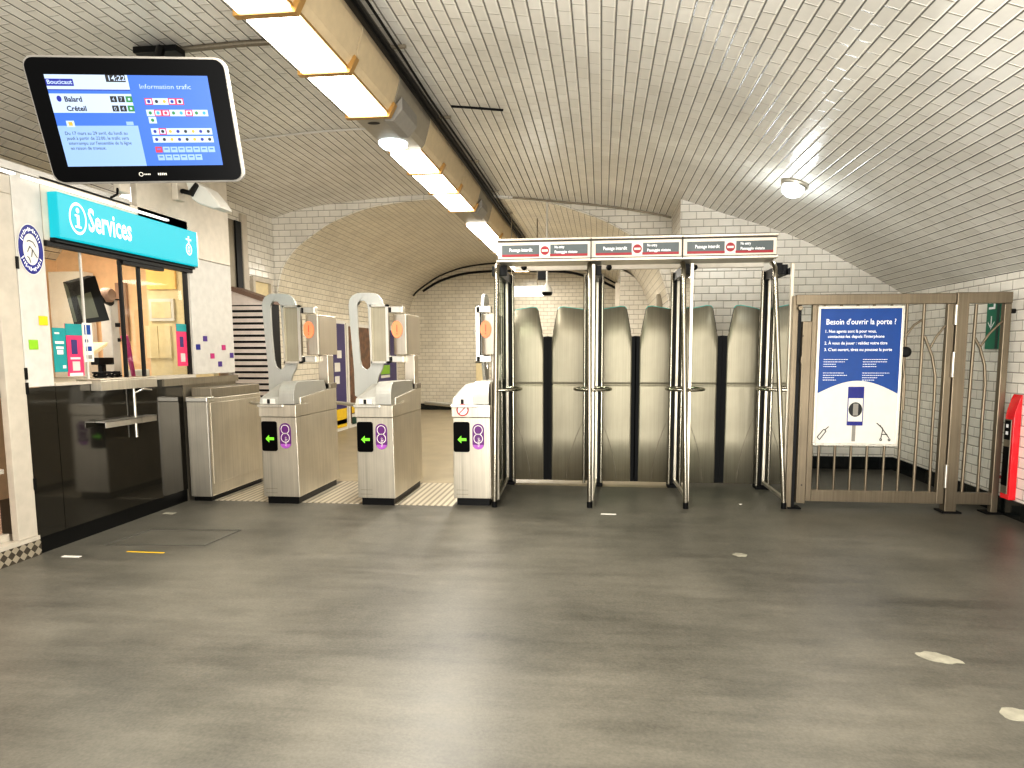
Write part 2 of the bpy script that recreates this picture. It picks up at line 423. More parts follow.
# strip between arch and vault, column by column
xs = sorted(set([round(x, 4) for x, z in ARCH]+[round(x, 4) for x, z in left_prof if -4.675 < x < .9]))
def arch_z(x):
    for (a, b), (c, d) in zip(ARCH, ARCH[1:]):
        if a <= x <= c and c > a: return b+(d-b)*(x-a)/(c-a)
    return 2.1
for a, b in zip(xs, xs[1:]):
    mb.quad((a, YB, arch_z(a)), (b, YB, arch_z(b)), (b, YB, vault_z(b)), (a, YB, vault_z(a)))
mb.quad((XL, YB, 0), (-4.675, YB, 0), (-4.675, YB, 3.3), (XL, YB, 3.3)); mb.quad((.9, YB, 0), (XP, YB, 0), (XP, YB, 3.2), (.9, YB, 3.2))
struct('wall_back', mb, 'wall_tile', UV_XZ)
mb = MB()
mb.quad((XL, 6.57, 0), (XL, YB, 0), (XL, YB, 3.31), (XL, 6.57, 3.31)); struct('wall_left', mb, 'wall_tile', UV_YZ)
build_sweep('ceiling_side', sweep([(-5.75, 2.3), (-5.5, 2.62), (-5.15, 2.98), (-4.684, 3.30)], -1.3, 6.57), 'ceiling_tile')
mb = MB(); mb.quad((-4.675, YB, 0), (-4.675, YE, 0), (-4.675, YE, 2.11), (-4.675, YB, 2.11)); struct('wall_passage_left', mb, 'corridor_tile', UV_YZ)
mb = MB(); mb.quad((.9, YB, 0), (.9, YE, 0), (.9, YE, 2.11), (.9, YB, 2.11)); struct('wall_passage_right', mb, 'wall_tile', UV_YZ)
mb = MB(); mb.quad((-4.7, YE, 0), (1.0, YE, 0), (1.0, YE, 3.6), (-4.7, YE, 3.6)); struct('wall_passage_end', mb, 'corridor_tile', UV_XZ)
# right-hand wall piece deep in the passage, with its rounded head
mb = MB(); YQ = 12.4; pts = [(.34, 0), (.34, 2.99)]
for px, py in [(621,269.5),(630,274),(640,281.6),(648.5,293),(651.5,303)]:
    q = on_y(px, py, YQ); pts.append((q.x, q.z))
pts.append((pts[-1][0], 0))
mb.prism(pts, 'y', YQ, YE-.01)
struct('wall_passage_block', mb, 'wall_tile', lambda v, p: (v.x if abs(p.normal.y) > .5 else v.y, v.z))
mb = MB()                                                       # right back wall under the vault
for (a, b), (c, d) in zip(right_prof, right_prof[1:]):
    mb.quad((a, YR, 0), (c, YR, 0), (c, YR, d), (a, YR, b))
struct('wall_back_right', mb, 'wall_tile', UV_XZ)
mb = MB(); mb.quad((XP, YR, 0), (XP, YB, 0), (XP, YB, vault_z(XP)), (XP, YR, vault_z(XP))); struct('wall_return', mb, 'wall_tile', UV_YZ)
mb = MB(); mb.quad((XR, -1.3, 0), (XR, YR, 0), (XR, YR, 2.07), (XR, -1.3, 2.07)); struct('wall_right', mb, 'wall_tile', UV_YZ)
mb = MB(); mb.box(-5.75, XR+.1, -2.5, 6.76, -.06, 0); mb.box(.9, XR+.1, 6.76, YR, -.06, 0); struct('floor', mb, 'floor_resin')
mb = MB(); mb.box(-4.8, .9, 6.76, YE, -.06, 0)
struct('floor_passage', mb, 'corridor_floor')
# baseboards
mb = MB(); mb.box(XR-.015, XR+.01, -2.5, YR, 0, .15); struct('baseboard_right', mb, 'black_tile', UV_YZ)
mb = MB(); mb.box(XP, XR, YR-.015, YR+.01, 0, .15); struct('baseboard_back', mb, 'black_tile', UV_XZ)
mb = MB(); mb.box(-4.67, .33, YE-.015, YE, 0, .15); struct('baseboard_passage', mb, 'black_tile', UV_XZ)
# thin moulding following the arch edge
mb = MB(); mb.tube([(x, YB-.005, z) for x, z in ARCH], .014, 6); struct('trim_1', mb, 'wall_tile', UV_XZ)

# framed recess and small hatch in the left wall beyond the booth
a = on_x(239, 222, XL); 
w = MB(); w.box(XL-.01, XL+.04, 8.22, 8.34, 1.9, on_x(240,214,XL).z)
f = struct('window_1', w, 'cream_panel')
mb = MB(); mb.box(XL-.01, XL+.012, 7.6, 8.22, 1.9, 3.08); mb.build('recess', 'steel_dark', f)
mb = MB(); mb.box(XL, XL+.03, 8.08, 8.21, 1.9, 3.08); mb.build('shadow_strip', 'black_plastic', f)  # black strip standing in for the shade inside the recess
w = MB(); y0, y1 = 8.42, 8.95
w.box(XL-.01, XL+.05, y0, y1, 2.36, 2.42); w.box(XL-.01, XL+.05, y0, y0+.06, 1.6, 2.36); w.box(XL-.01, XL+.05, y1-.06, y1, 1.6, 2.36)
f = struct('window_2', w, 'cream_panel')
mb = MB(); mb.box(XL-.01, XL+.01, y0+.06, y1-.06, 1.6, 2.36); mb.build('panel', 'room_cream', f)

# ------------------------------------------------------------------ ceiling light rail
XA, XB, ZL = -1.915, -1.603, 3.2
def lamp_unit(y0, y1, first):
    c = (-1.76, (y0+y1)/2, ZL)
    t = thing('rail_lamp', c, '', 'ceiling light')
    mb = MB(); mb.prism([(XA-.03, ZL+.03), (XA, ZL), (XB, ZL), (XB+.03, ZL+.04), (-1.52, 3.42), (-1.52, 3.47), (-1.94, 3.47), (-1.94, ZL+.03)], 'y', y0, y1)
    mb.build('housing', 'housing_tan', t)
    mb = MB(); mb.box(XA+.012, XB-.012, y0+.03, y1-.03, ZL-.035, ZL+.0); mb.build('diffuser', 'lamp_face', t)
    mb = MB(); mb.box(XA, XA+.014, y0, y1, ZL-.02, ZL); mb.box(XB-.014, XB, y0, y1, ZL-.02, ZL)
    mb.build('edge_strip', 'housing_gold', t)
    mb = MB()
    mb.prism([(XA-.02, ZL-.045), (XB+.01, ZL-.045), (XB+.06, ZL+.045), (XB+.045, ZL+.06), (XB-.01, ZL+.0), (XA-.02, ZL+.0)], 'y', y1-.035, y1+.012)
    mb.build('end_clip', 'housing_gold', t)
    return t
spans = [(1.2,1.98),(2.0,2.72),(2.74,3.46),(3.48,4.20),(4.22,4.98)]
far = [(5.90,6.56),(6.54,7.38),(7.40,8.32),(9.25,10.4),(10.42,11.8),(11.82,13.2),(13.22,14.6)]
L1 = ['lit ceiling lamp of the rail above and behind the photographer, farthest back', 'lit ceiling lamp of the rail overhead, just behind the frame',
      'lit ceiling lamp cut by the top edge of the photo', 'long lit ceiling lamp nearest in view, with golden end clip',
      'lit ceiling lamp just in front of the unlit grey rail box', 'lit ceiling lamp just beyond the small round cool lamp',
      'second lit ceiling lamp beyond the small round cool lamp', 'third lit ceiling lamp beyond the small round cool lamp, warm housing',
      'lit rail lamp meeting the left end of the red and grey no-entry header', 'small lit rail lamp seen under the header above the first gate',
      'far lit rail lamp deep in the passage', 'farthest lit rail lamp at the end of the passage']
for (a, b), lb in zip(spans+far, L1):
    t = lamp_unit(a, b, 0); t['label'] = lb; t['group'] = 'lamps along the ceiling rail'
def blank_unit(y0, y1, lb):
    t = thing('rail_box', (-1.76, (y0+y1)/2, ZL), lb, 'rail box', 'unlit boxes in the ceiling rail')
    mb = MB(); mb.prism([(XA-.03, ZL+.03), (XA, ZL), (XB, ZL), (XB+.03, ZL+.04), (-1.52, 3.42), (-1.52, 3.47), (-1.94, 3.47), (-1.94, ZL+.03)], 'y', y0, y1)
    mb.build('housing', 'housing_grey', t)
    mb = MB(); mb.prism([(XB-.05, ZL-.05), (XB+.02, ZL-.05), (XB+.09, ZL+.03), (XB+.09, ZL+.12), (XB, ZL+.02), (XB-.05, ZL)], 'y', y0+.02, y0+.42)
    mb.build('side_cover', 'mid_grey', t)
    return t
t = blank_unit(5.0, 5.88, 'grey unlit rail box with a dark vent, between two lit lamps')
mb = MB(); mb.disc((-1.80, 5.2, ZL-.002), (.05,0,0), (0,.03,0)); mb.build('vent', 'black_plastic', t)
blank_unit(8.34, 9.23, 'dim unlit rail box just before the passage arch')
mb = MB(); mb.lathe((-1.8, 5.68, ZL-.062), [(.02,0), (.09,.01), (.12,.035), (.125,.06)], 20)
tag(mb.build('round_lamp', 'lamp_cool'), 'small round cool white lamp under the grey rail box', 'lamp')
# cable tray beside the rail
t = thing('cable_tray', (-1.4, 5, 3.4), 'dark cable tray and cables running along the right side of the lamp rail', 'cable tray')
mb = MB(); mb.box(-1.50, -1.43, -1, YE-.05, 3.43, 3.45); mb.build('tray', 'anthracite', t)
mb = MB()
for dx, dz in ((-1.40, 3.46), (-1.46, 3.42)):
    mb = MB(); mb.tube([(dx+.008*math.sin(k*1.3), -1+k*.8, dz+.006*math.cos(k*2)) for k in range(21)], .010, 6)
    mb.build('cable', 'black_rubber', t)
for k in range(8):
    mb = MB(); mb.box(-1.5, -1.34, .5+k*1.35, .52+k*1.35, 3.46, 3.48); mb.build('bracket', 'steel_dark', t)

def vault_pipe(name, y, x0, x1, r, mat, label, drop=.02):
    mb = MB(); n = 18
    mb.tube([(x0+(x1-x0)*k/n, y, vault_z(x0+(x1-x0)*k/n)-drop) for k in range(n+1)], r, 8)
    return tag(mb.build(name, mat), label, 'conduit')
vault_pipe('conduit', 4.56, -3.3, -1.95, .022, 'steel_dark', 'dark conduit crossing the left vault behind the hanging screen')
vault_pipe('conduit', 6.35, -4.2, -1.95, .012, 'light_grey', 'thin pale cable crossing the left vault beyond the screen')
vault_pipe('conduit', 5.75, -1.3, -.85, .010, 'black_rubber', 'short thin black cable on the vault right of the lamp rail')
vault_pipe('conduit', 8.95, -1.2, .9, .014, 'steel_dark', 'dark cable along the vault edge over the gate header', .05)
# conduit following the far arch, and a dark tube for the shading below
mb = MB(); mb.tube([(x, YE-.3, z-.05) for x, z in ARCH if z > 2.7], .018, 8)
ar = mb.build('arch_pipe', 'anthracite'); tag(ar, 'dark pipe following the vault at the far end of the passage', 'pipe')
mb = MB(); mb.tube([(x, YE-.3, z-.26 + .12*min(1, abs(x+1.9)/2.5)) for x, z in ARCH if z > 2.95], .028, 8)
ar = mb.build('arch_pipe', 'black_plastic'); tag(ar, 'dark tube standing in for shading below the arch pipe at the passage end', 'pipe')

# bulkhead lamp on the right vault
d = ray(795, 183); x = .1
for k in range(4000):
    t_ = 2+k*.002; p = Vector((0,0,H))+d*t_
    if p.z > vault_z(p.x) or p.y > 8: break
LP = p.copy(); nrm = Vector((-(vault_z(LP.x+.05)-vault_z(LP.x-.05))/.1*-1, 0, -1)).normalized()
nrm = Vector((vault_z(LP.x+.05)-vault_z(LP.x-.05), 0, -.1)).normalized()
t = thing('bulkhead_lamp', LP, 'round cool white bulkhead lamp glowing on the right side of the vault', 'lamp')
def orient(mb, o, n):
    q = Vector((0,0,1)).rotation_difference(n)
    mb.v = [o+q @ v for v in mb.v]; return mb
mb = MB().lathe((0,0,0), [(.115,.0),(.12,.005),(.12,.03),(.1,.035)], 24); orient(mb, LP, nrm).build('base', 'steel_light', t)
mb = MB().lathe((0,0,0), [(.10,.035),(.098,.07),(.08,.105),(.045,.125),(.01,.13)], 24); orient(mb, LP, nrm).build('diffuser', 'lamp_cool', t)

# ------------------------------------------------------------------ information booth
XF = -3.88
BY0, BY1, BYP = 4.04, 6.60, 5.24
booth = thing('information_booth', (-4.6, 5.3, 0), 'cream station information booth with serving window and dark glass counter front', 'booth')
mb = MB(); mb.box(XF-.05, XF, BY0, 4.268, 1.165, 2.60); mb.build('front_panel', 'pale_panel', booth, .004)
mb = MB(); mb.box(XF-.05, XF, 4.272, 5.90, 2.19, 2.62)
mb.build('fascia', 'cream_panel', booth)
mb = MB(); mb.box(XF-.05, XF, 5.90, BY1, 1.19, 2.30); mb.build('front_panel', 'pale_panel', booth, .004)
mb = MB(); mb.box(XF-.05, XF, BYP, BY1, 2.305, 3.47); mb.build('upper_panel', 'cream_panel', booth, .003)
mb = MB(); mb.box(-4.66, XF-.052, BY1-.04, BY1, 0, 3.44); mb.build('end_panel', 'cream_panel', booth)
mb = MB(); mb.box(-5.6, XF-.05, 2.4, BYP, 2.62, 2.66); mb.build('roof', 'cream_panel', booth)
mb = MB(); mb.box(XF-.09, XF+.0, 2.4, 5.15, 2.605, 2.655); mb.build('roof_edge', 'pale_panel', booth)
# LED strips over the sign
for a, b in ((3.2, 4.05), (4.12, 4.95), (5.0, 5.6)):
    mb = MB(); mb.box(XF+.0, XF+.03, a, b, 2.57, 2.585); mb.build('light_strip', 'lamp_strip', booth)
# lower counter
mb = MB(); mb.box(XF-.05, XF, BY0, 4.268, .118, 1.162); mb.box(XF-.05, XF, 4.274, 5.70, .118, 1.162); mb.build('counter_front', 'dark_glass_panel', booth)
mb = MB(); mb.box(XF-.06, XF-.01, BY0, 5.70, 0, .118); mb.build('kick_board', 'black_plastic', booth)
mb = MB(); mb.box(XF-.12, XF+.012, 4.268, 5.30, 1.165, 1.185); mb.box(XF-.12, XF+.012, 5.3, 5.9, 1.165, 1.195); mb.build('window_sill', 'white_frame', booth)
mb = MB(); mb.box(XF-.02, XF+.02, 5.42, 6.62, 1.10, 1.163); mb.build('counter_band', 'steel_dark', booth)
mb = MB(); mb.box(XF-.05, XF-.002, 5.71, 6.6, 0, 1.1); mb.build('counter_side', 'steel_dark', booth)
mb = MB(); mb.box(XF-.03, XF+.02, 4.27, 5.92, 2.15, 2.184); mb.build('window_head', 'anthracite', booth)
# window panes with dark edges
def yx(px, py, X=XF): return on_x(px, py, X).y
pA0, pA1 = 4.285, yx(86, 300); pB0, pB1, pC1 = yx(124, 290), yx(142, 290), 5.85
for a, b, mt in ((pA0, pA1, 'clear_glass'), (pB0, pB1, 'clear_glass'), (pB1, pC1, 'clear_glass')):
    mb = MB(); mb.quad((XF-.027, a, 1.186), (XF-.027, b, 1.186), (XF-.027, b, 2.15), (XF-.027, a, 2.15)); g = mb.build('glass_pane', mt, booth)
mb = MB()
mb.box(XF-.035, XF-.018, pA1-.006, pA1+.006, 1.186, 2.15); mb.build('pane_edge', 'light_grey', booth)
for y in (pB0, pB1):
    mb = MB(); mb.box(XF-.04, XF-.014, y-.010, y+.010, 1.186, 2.15); mb.build('pane_edge', 'anthracite', booth)
mb = MB(); mb.box(XF-.04, XF-.0, 5.845, 5.865, 1.19, 2.15); mb.build('window_jamb', 'anthracite', booth)
mb = MB(); mb.box(XF-.05, XF+.01, pB0, pB0+.5, 2.12, 2.149); mb.build('sliding_track', 'anthracite', booth)
# interior shell
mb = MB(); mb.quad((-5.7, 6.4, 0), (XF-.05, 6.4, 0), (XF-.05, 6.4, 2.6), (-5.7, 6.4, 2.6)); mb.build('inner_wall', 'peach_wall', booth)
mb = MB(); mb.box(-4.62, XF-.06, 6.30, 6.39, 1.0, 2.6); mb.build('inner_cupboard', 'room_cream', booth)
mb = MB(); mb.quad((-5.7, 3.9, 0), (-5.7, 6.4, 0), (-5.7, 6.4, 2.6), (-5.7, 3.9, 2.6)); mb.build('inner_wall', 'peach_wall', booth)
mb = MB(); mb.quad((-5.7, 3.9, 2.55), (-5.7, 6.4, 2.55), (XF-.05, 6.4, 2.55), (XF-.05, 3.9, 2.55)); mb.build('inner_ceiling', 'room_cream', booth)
mb = MB(); mb.box(-5.7, XF-.06, 4.2, 6.4, 1.08, 1.15); mb.build('desk', 'mid_grey', booth)
def rect_y(px0, py0, px1, py1, y): a = on_y(px0, py0, y); b = on_y(px1, py1, y); return a.x, b.x, b.z, a.z
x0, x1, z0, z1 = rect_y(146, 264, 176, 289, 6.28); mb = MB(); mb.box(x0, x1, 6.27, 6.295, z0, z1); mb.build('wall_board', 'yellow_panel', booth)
x0, x1, z0, z1 = rect_y(149, 299, 175, 321, 6.28); mb = MB(); mb.box(x0, x1, 6.27, 6.295, z0, z1); p = mb.build('notice_frame', 'paper', booth)
mb = MB(); mb.box(x0+.03, x1-.03, 6.265, 6.272, z0+.03, z1-.03); mb.build('notice', 'room_cream', p)
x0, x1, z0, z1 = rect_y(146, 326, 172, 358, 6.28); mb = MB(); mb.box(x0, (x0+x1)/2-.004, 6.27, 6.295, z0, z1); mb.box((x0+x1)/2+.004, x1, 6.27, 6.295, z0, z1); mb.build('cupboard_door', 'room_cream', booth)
x0, x1, z0, z1 = rect_y(56, 273, 97, 385, 6.3); mb = MB(); mb.box(x0, x1, 6.2, 6.35, z0, z1); mb.build('white_screen_panel', 'paper', booth)
mb = MB(); p0 = on_y(116, 283, 6.38); mb.box(p0.x, p0.x+.12, 6.36, 6.385, p0.z-.6, p0.z); mb.build('notice', 'tan_panel', booth)

tl = tag(thing('service_sign', (-3.82, 5.1, 2.2), '', ''), 'turquoise lit sign reading Services above the booth window', 'sign')
mb = MB(); mb.box(XF+.002, -3.80, 4.32, 5.92, 2.212, 2.527); mb.build('light_box', 'sign_cyan', tl, .006)
mb = MB(); mb.box(XF+.002, -3.805, 5.921, 5.94, 2.2, 2.53); mb.build('end_cap', 'steel_light', tl)
mb = MB(); mb.box(XF+.002, -3.84, 4.32, 5.93, 2.185, 2.211); mb.build('lower_rail', 'anthracite', tl)
XS = -3.797
def sign_pt(px, py): return on_x(px, py, XS)
a = sign_pt(88.5, 227); b = sign_pt(132, 240)
tm = text_mb('Services', .235, (XS, a.y, 2.305), (0,1,0), (0,0,1), bold=.006)
wd = max(v.y for v in tm.v)-min(v.y for v in tm.v); k = (b.y-a.y)/wd
for v in tm.v: v.y = a.y+(v.y-a.y)*k
tm.build('lettering', 'sign_letter', tl)
ic = sign_pt(78, 218.5)
mb = MB(); mb.disc((XS, ic.y, 2.372), (0,.082,0), (0,0,.115), 40, .82)
mb.disc((XS, ic.y, 2.430), (0,.016,0), (0,0,.020), 16)
mb.quad((XS, ic.y-.012, 2.31), (XS, ic.y+.014, 2.31), (XS, ic.y+.014, 2.40), (XS, ic.y-.012, 2.40)); mb.quad((XS, ic.y-.028, 2.385), (XS, ic.y-.012, 2.385), (XS, ic.y-.012, 2.40), (XS, ic.y-.028, 2.40)); mb.quad((XS, ic.y-.03, 2.305), (XS, ic.y+.03, 2.305), (XS, ic.y+.03, 2.32), (XS, ic.y-.03, 2.32))
mb.build('information_symbol', 'sign_letter', tl)
ic = sign_pt(189, 249)
mb = MB(); mb.disc((XS, ic.y, 2.35), (0,.045,0), (0,0,.055), 28, .72); mb.disc((XS, ic.y, 2.35), (0,.018,0), (0,0,.03), 16, .5); mb.quad((XS, ic.y-.04, 2.43), (XS, ic.y+.04, 2.43), (XS, ic.y+.04, 2.445), (XS, ic.y-.04, 2.445)); mb.quad((XS, ic.y-.01, 2.40), (XS, ic.y+.01, 2.40), (XS, ic.y+.01, 2.47), (XS, ic.y-.01, 2.47))
mb.build('emblem', 'sign_letter', tl)

# round blue and white sticker
cy, cz = (on_x(30.5, 249.5, XF).y), on_x(30.5, 249.5, XF).z
st = thing('round_sticker', (XF, cy, cz), 'round dark blue and white sticker on the cream panel beside the sign', 'sticker')
q = XF+.003
mb = MB(); mb.disc((q, cy, cz), (0,.103,0), (0,0,.172), 48); mb.build('backing', 'paper', st)
mb = MB(); mb.disc((q+.001, cy, cz), (0,.098,0), (0,0,.165), 48, .64); mb.build('ring', 'dark_blue', st)
mb = MB()
for k in range(40):
    an = 2*PI*k/40
    if abs(math.sin(an)) < .35: continue
    r_ = .81; cyy = cy+.098*r_*math.cos(an); czz = cz+.165*r_*math.sin(an); h_ = .006+.004*(k % 3)
    tdir = Vector((0, -math.sin(an)*.098, math.cos(an)*.165)).normalized(); nd = Vector((0, math.cos(an)*.098, math.sin(an)*.165)).normalized()
    c_ = Vector((q+.002, cyy, czz)); mb.quad(c_-tdir*.004-nd*h_, c_+tdir*.004-nd*h_, c_+tdir*.004+nd*h_, c_-tdir*.004+nd*h_)
mb.build('lettering', 'white_ink', st)
mb = MB()
def stroke(pts, w=.003):
    for (a, b), (c, d) in zip(pts, pts[1:]):
        A = Vector((q+.002, cy+a, cz+b)); B = Vector((q+.002, cy+c, cz+d)); t_ = (B-A).normalized(); n_ = Vector((0, -t_.z, t_.y))*w
        mb.quad(A-n_, B-n_, B+n_, A+n_)
stroke([(-.03,.05),(-.01,.06),(.02,.05),(.04,.02)]); stroke([(-.03,-.02),(-.01,.02),(.01,.0),(.0,-.05)]); stroke([(.01,.0),(.03,-.03),(.045,-.05)]); stroke([(-.035,-.05),(-.02,-.06),(-.01,-.09)])
mb.build('drawing', 'black_ink', st)

def wall_square(px, py, w, mat, label, h=None):
    c = on_x(px, py, XF); h = h or w
    mb = MB(); mb.box(XF+.001, XF+.004, c.y-w/2, c.y+w/2, c.z-h/2, c.z+h/2)
    tag(mb.build('square_sticker', mat), label, 'sticker', 'small square stickers on the booth panels')
wall_square(43, 320.7, .072, 'yellow_square', 'yellow square sticker on the panel left of the window', .064)
wall_square(33.3, 344.7, .072, 'green_square', 'green square sticker below the yellow one', .066)
for (px, py, mt, lb) in ((198,347,'dark_blue','blue square sticker, leftmost of the cluster right of the window'), (205,338.7,'purple_square','purple square sticker at the top of the cluster right of the window'),
        (212.3,356,'magenta_square','magenta square sticker low in the middle of the cluster'), (223.5,347.5,'magenta_square','magenta square sticker upper right in the cluster'),
        (231.5,355.3,'purple_square','purple square sticker at the right edge of the booth panel'), (220,364,'purple_square','purple square sticker lowest in the cluster')):
    wall_square(px, py, .066, mt, lb, .052)

# flyers on the panes
def flyer(px0, px1, py0, py1, base, label, parts=()):
    a = on_x(px0, (py0+py1)/2, XF-.02).y; b = on_x(px1, (py0+py1)/2, XF-.02).y
    c = on_x((px0+px1)/2, py0, XF-.02).z; d_ = on_x((px0+px1)/2, py1, XF-.02).z
    t = thing('flyer', (XF-.02, (a+b)/2, d_), label, 'flyer', 'flyers stuck inside the booth window')
    mb = MB(); mb.box(XF-.023, XF-.020, a, b, d_, c); mb.build('sheet', base, t)
    for (u0, u1, v0, v1, mt) in parts:
        mb = MB(); mb.box(XF-.0195, XF-.0185, a+(b-a)*u0, a+(b-a)*u1, c+(d_-c)*v1, c+(d_-c)*v0); mb.build('printed_block', mt, t)
flyer(53.5, 67, 328, 372, 'teal', 'teal flyer at the left end of the booth window', ((.15,.8,.3,.36,'paper'),(.2,.75,.42,.48,'paper'),(.25,.7,.5,.6,'paper'),(.15,.5,.1,.14,'paper'),(.6,.85,.85,.92,'paper')))
flyer(66.5, 83, 324, 376, 'pink', 'pink flyer with teal heading, second from the left in the window', ((0,1,0,.22,'teal'),(.3,.65,.3,.58,'navy'),(.2,.8,.64,.68,'paper'),(.3,.75,.72,.9,'light_grey'),(.1,.9,.94,1,'paper')))
flyer(83.5, 93, 323, 362, 'paper', 'white flyer with blue pictures beside the pink flyer', ((.15,.8,.05,.3,'mid_blue'),(.15,.5,.42,.5,'navy'),(.2,.8,.6,.72,'mid_blue'),(.2,.8,.82,.92,'mid_grey')))
flyer(177, 187, 324, 366, 'pink', 'narrow pink flyer with teal heading at the right end of the window', ((0,1,0,.18,'teal'),(.3,.65,.3,.55,'navy'),(.3,.75,.7,.9,'light_grey')))

# things inside the booth
c0 = on_y(113.5, 372, 5.6)
t = thing('monitor_stand', (c0.x, 5.6, 1.15), 'white monitor column standing on the desk inside the booth', 'stand')
zt = on_y(112, 300, 5.6).z
mb = MB(); mb.box(c0.x-.055, c0.x+.05, 5.55, 5.65, 1.15, zt); mb.build('column', 'pale_panel', t, .008)
mb = MB(); mb.box(c0.x-.05, c0.x+.06, 5.54, 5.66, zt, zt+.012); mb.build('cap', 'black_plastic', t)
p = on_y(117.5, 325, 5.54); mb = MB(); mb.box(p.x-.02, p.x+.02, 5.535, 5.55, p.z-.018, p.z+.018); mb.build('socket', 'black_plastic', t)
p = on_y(120, 340, 5.54); mb = MB(); mb.box(p.x-.02, p.x+.0, 5.535, 5.55, p.z-.016, p.z+.016); mb.build('socket', 'black_plastic', t)
t2 = thing('computer_monitor', on_y(83, 320, 5.3), 'tilted grey computer monitor seen from the side behind the booth glass', 'monitor')
A, B, C, D = [on_y(px, py, yy) for px, py, yy in ((63,282,5.1),(88,275.5,5.3),(102.5,320,5.3),(74,324,5.1))]
mb = MB(); back = Vector((.03, .045, 0)); mb.add([A, B, C, D, A+back, B+back, C+back, D+back], [(0,1,2,3),(7,6,5,4),(0,4,5,1),(1,5,6,2),(2,6,7,3),(3,7,4,0)]); mb.build('casing', 'black_plastic', t2)
ce = (A+B+C+D)/4; fr = Vector((0,-.006,0)); mb = MB(); mb.quad(*[ce+(v-ce)*.93+fr for v in (A,B,C,D)]); mb.build('screen', 'screen_green_grey', t2)
p = on_y(103, 297, 5.45); mb = MB(); mb.tube([on_y(93,300,5.36), p, on_y(111,303,5.56)], [.035,.05,.03], 10); mb.build('arm', 'anthracite', t2)
p = on_y(107, 295, 5.47); mb = MB(); mb.lathe(p, [(.05,-.05),(.065,-.03),(.065,.03),(.05,.05)], 14, 'x'); mb.build('joint', 'tan_panel', t2)
mb = MB(); c_ = on_x(103, 372, XF-.1)
pts = []
for k in range(60):
    an = k*.5; r_ = .05+.025*math.sin(k*1.7)
    pts.append((XF-.13+r_*math.cos(an)*.9, c_.y+.08+(.10+.04*math.sin(k))*math.sin(an), 1.215+.02*math.sin(k*.9)+.01))
mb.tube(pts, .006, 5); tag(mb.build('coiled_cable', 'black_rubber'), 'tangle of black cable on the steel counter tray', 'cable')
mb = MB(); p = on_x(127, 342, XF-.15); mb.tube([(XF-.15, p.y-.03, p.z+.05), (XF-.15, p.y+.0, p.z-.02), (XF-.15, p.y+.06, 1.17)], [.03,.025,.015], 8)
tag(mb.build('pink_object', 'magenta_square'), 'small pink object on a thin stem behind the booth glass', 'lamp')  # small pink thing on the desk, not a light source
p = on_x(131, 362, XF-.3)
mb = MB(); mb.box(XF-.3, XF-.2, p.y-.1, p.y+.1, 1.15, 1.25); tag(mb.build('paper_tray', 'paper', bevel=.005), 'white paper tray on the desk behind the counter tray', 'tray')
p = on_x(98, 340, XF-.35)
mb = MB(); mb.prism([(p.y-.15, 1.33), (p.y+.1, 1.46), (p.y+.11, 1.49), (p.y-.15, 1.37)], 'x', XF-.5, XF-.35); tag(mb.build('document_holder', 'room_cream'), 'cream document holder leaning by the monitor column', 'holder')
mb = MB(); p = on_x(101, 352, XF-.3); mb.box(XF-.36, XF-.28, p.y-.05, p.y+.12, 1.30, 1.36); mb.box(XF-.34, XF-.3, p.y+.0, p.y+.05, 1.15, 1.30); tag(mb.build('card_terminal', 'black_plastic', bevel=.006), 'black card terminal on a stem behind the flyers', 'terminal')

# steel tray and lower rest on the counter
t = thing('counter_tray', (XF+.08, 4.98, 1.1), 'brushed steel serving tray projecting from the booth counter', 'tray')
ya, yb = on_x(101, 382, XF+.09).y, on_x(157, 378, XF+.09).y
mb = MB(); mb.box(XF-.12, XF+.09, ya, yb, 1.186, 1.2); mb.box(XF+.001, XF+.09, ya, yb, 1.11, 1.1855)
mb.build('tray', 'steel', t, .003)
t = thing('bag_rest', (XF+.1, 5.05, .7), 'small steel bag shelf hanging below the counter tray', 'shelf')
ya, yb = on_x(106, 424, XF+.09).y, on_x(157, 420, XF+.09).y
mb = MB(); mb.box(XF, XF+.09, ya, yb, .86, .872); mb.box(XF+.08, XF+.09, ya, yb, .82, .872); mb.build('shelf', 'steel_light', t, .003)
ym = on_x(137, 440, XF+.03).y
mb = MB(); mb.tube([(XF+.03, ym, 1.16), (XF+.03, ym, .70)], .012, 8); mb.build('rod', 'steel_light', t)
mb = MB(); mb.tube([(XF+.0, ym+.25, 1.08), (XF+.10, ym+.02, 1.10), (XF+.03, ym, 1.07)], .010, 8); mb.build('arm', 'steel_light', t)

# door at the near end of the booth
dr = MB()
dr.box(XF-.05, XF+.0, 3.885, 4.035, .14, 2.44); dr.box(XF-.05, XF+.0, 2.7, 4.035, 2.441, 2.56); dr.box(XF-.05, XF+.0, 2.7, 2.85, .14, 2.44)
door = struct('door_1', dr, 'white_frame', bevel=.004)
mb = MB(); mb.box(XF-.14, XF-.12, 2.85, 3.885, .19, 1.15); mb.build('lower_panel', 'tan_panel', door)
mb = MB(); mb.box(XF-.14, XF-.07, 2.85, 3.885, .60, .63); mb.box(XF-.14, XF-.07, 2.85, 3.885, 1.15, 1.20); mb.box(XF-.14, XF-.07, 2.85, 3.885, .141, .19); mb.build('cross_rail', 'white_frame', door)
mb = MB(); mb.quad((XF-.13, 2.85, 1.2), (XF-.13, 3.885, 1.2), (XF-.13, 3.885, 2.44), (XF-.13, 2.85, 2.44)); mb.build('glazing', 'smoke_glass', door)
mb = MB(); mb.box(XF-.5, XF-.45, 2.8, 4.2, .15, 2.44); mb.build('inner_lining', 'tan_panel', door)
mb = MB()
for z in (2.0, 1.16, 1.26, .5): mb.box(XF+.0, XF+.01, 4.028, 4.045, z-.04, z+.04)
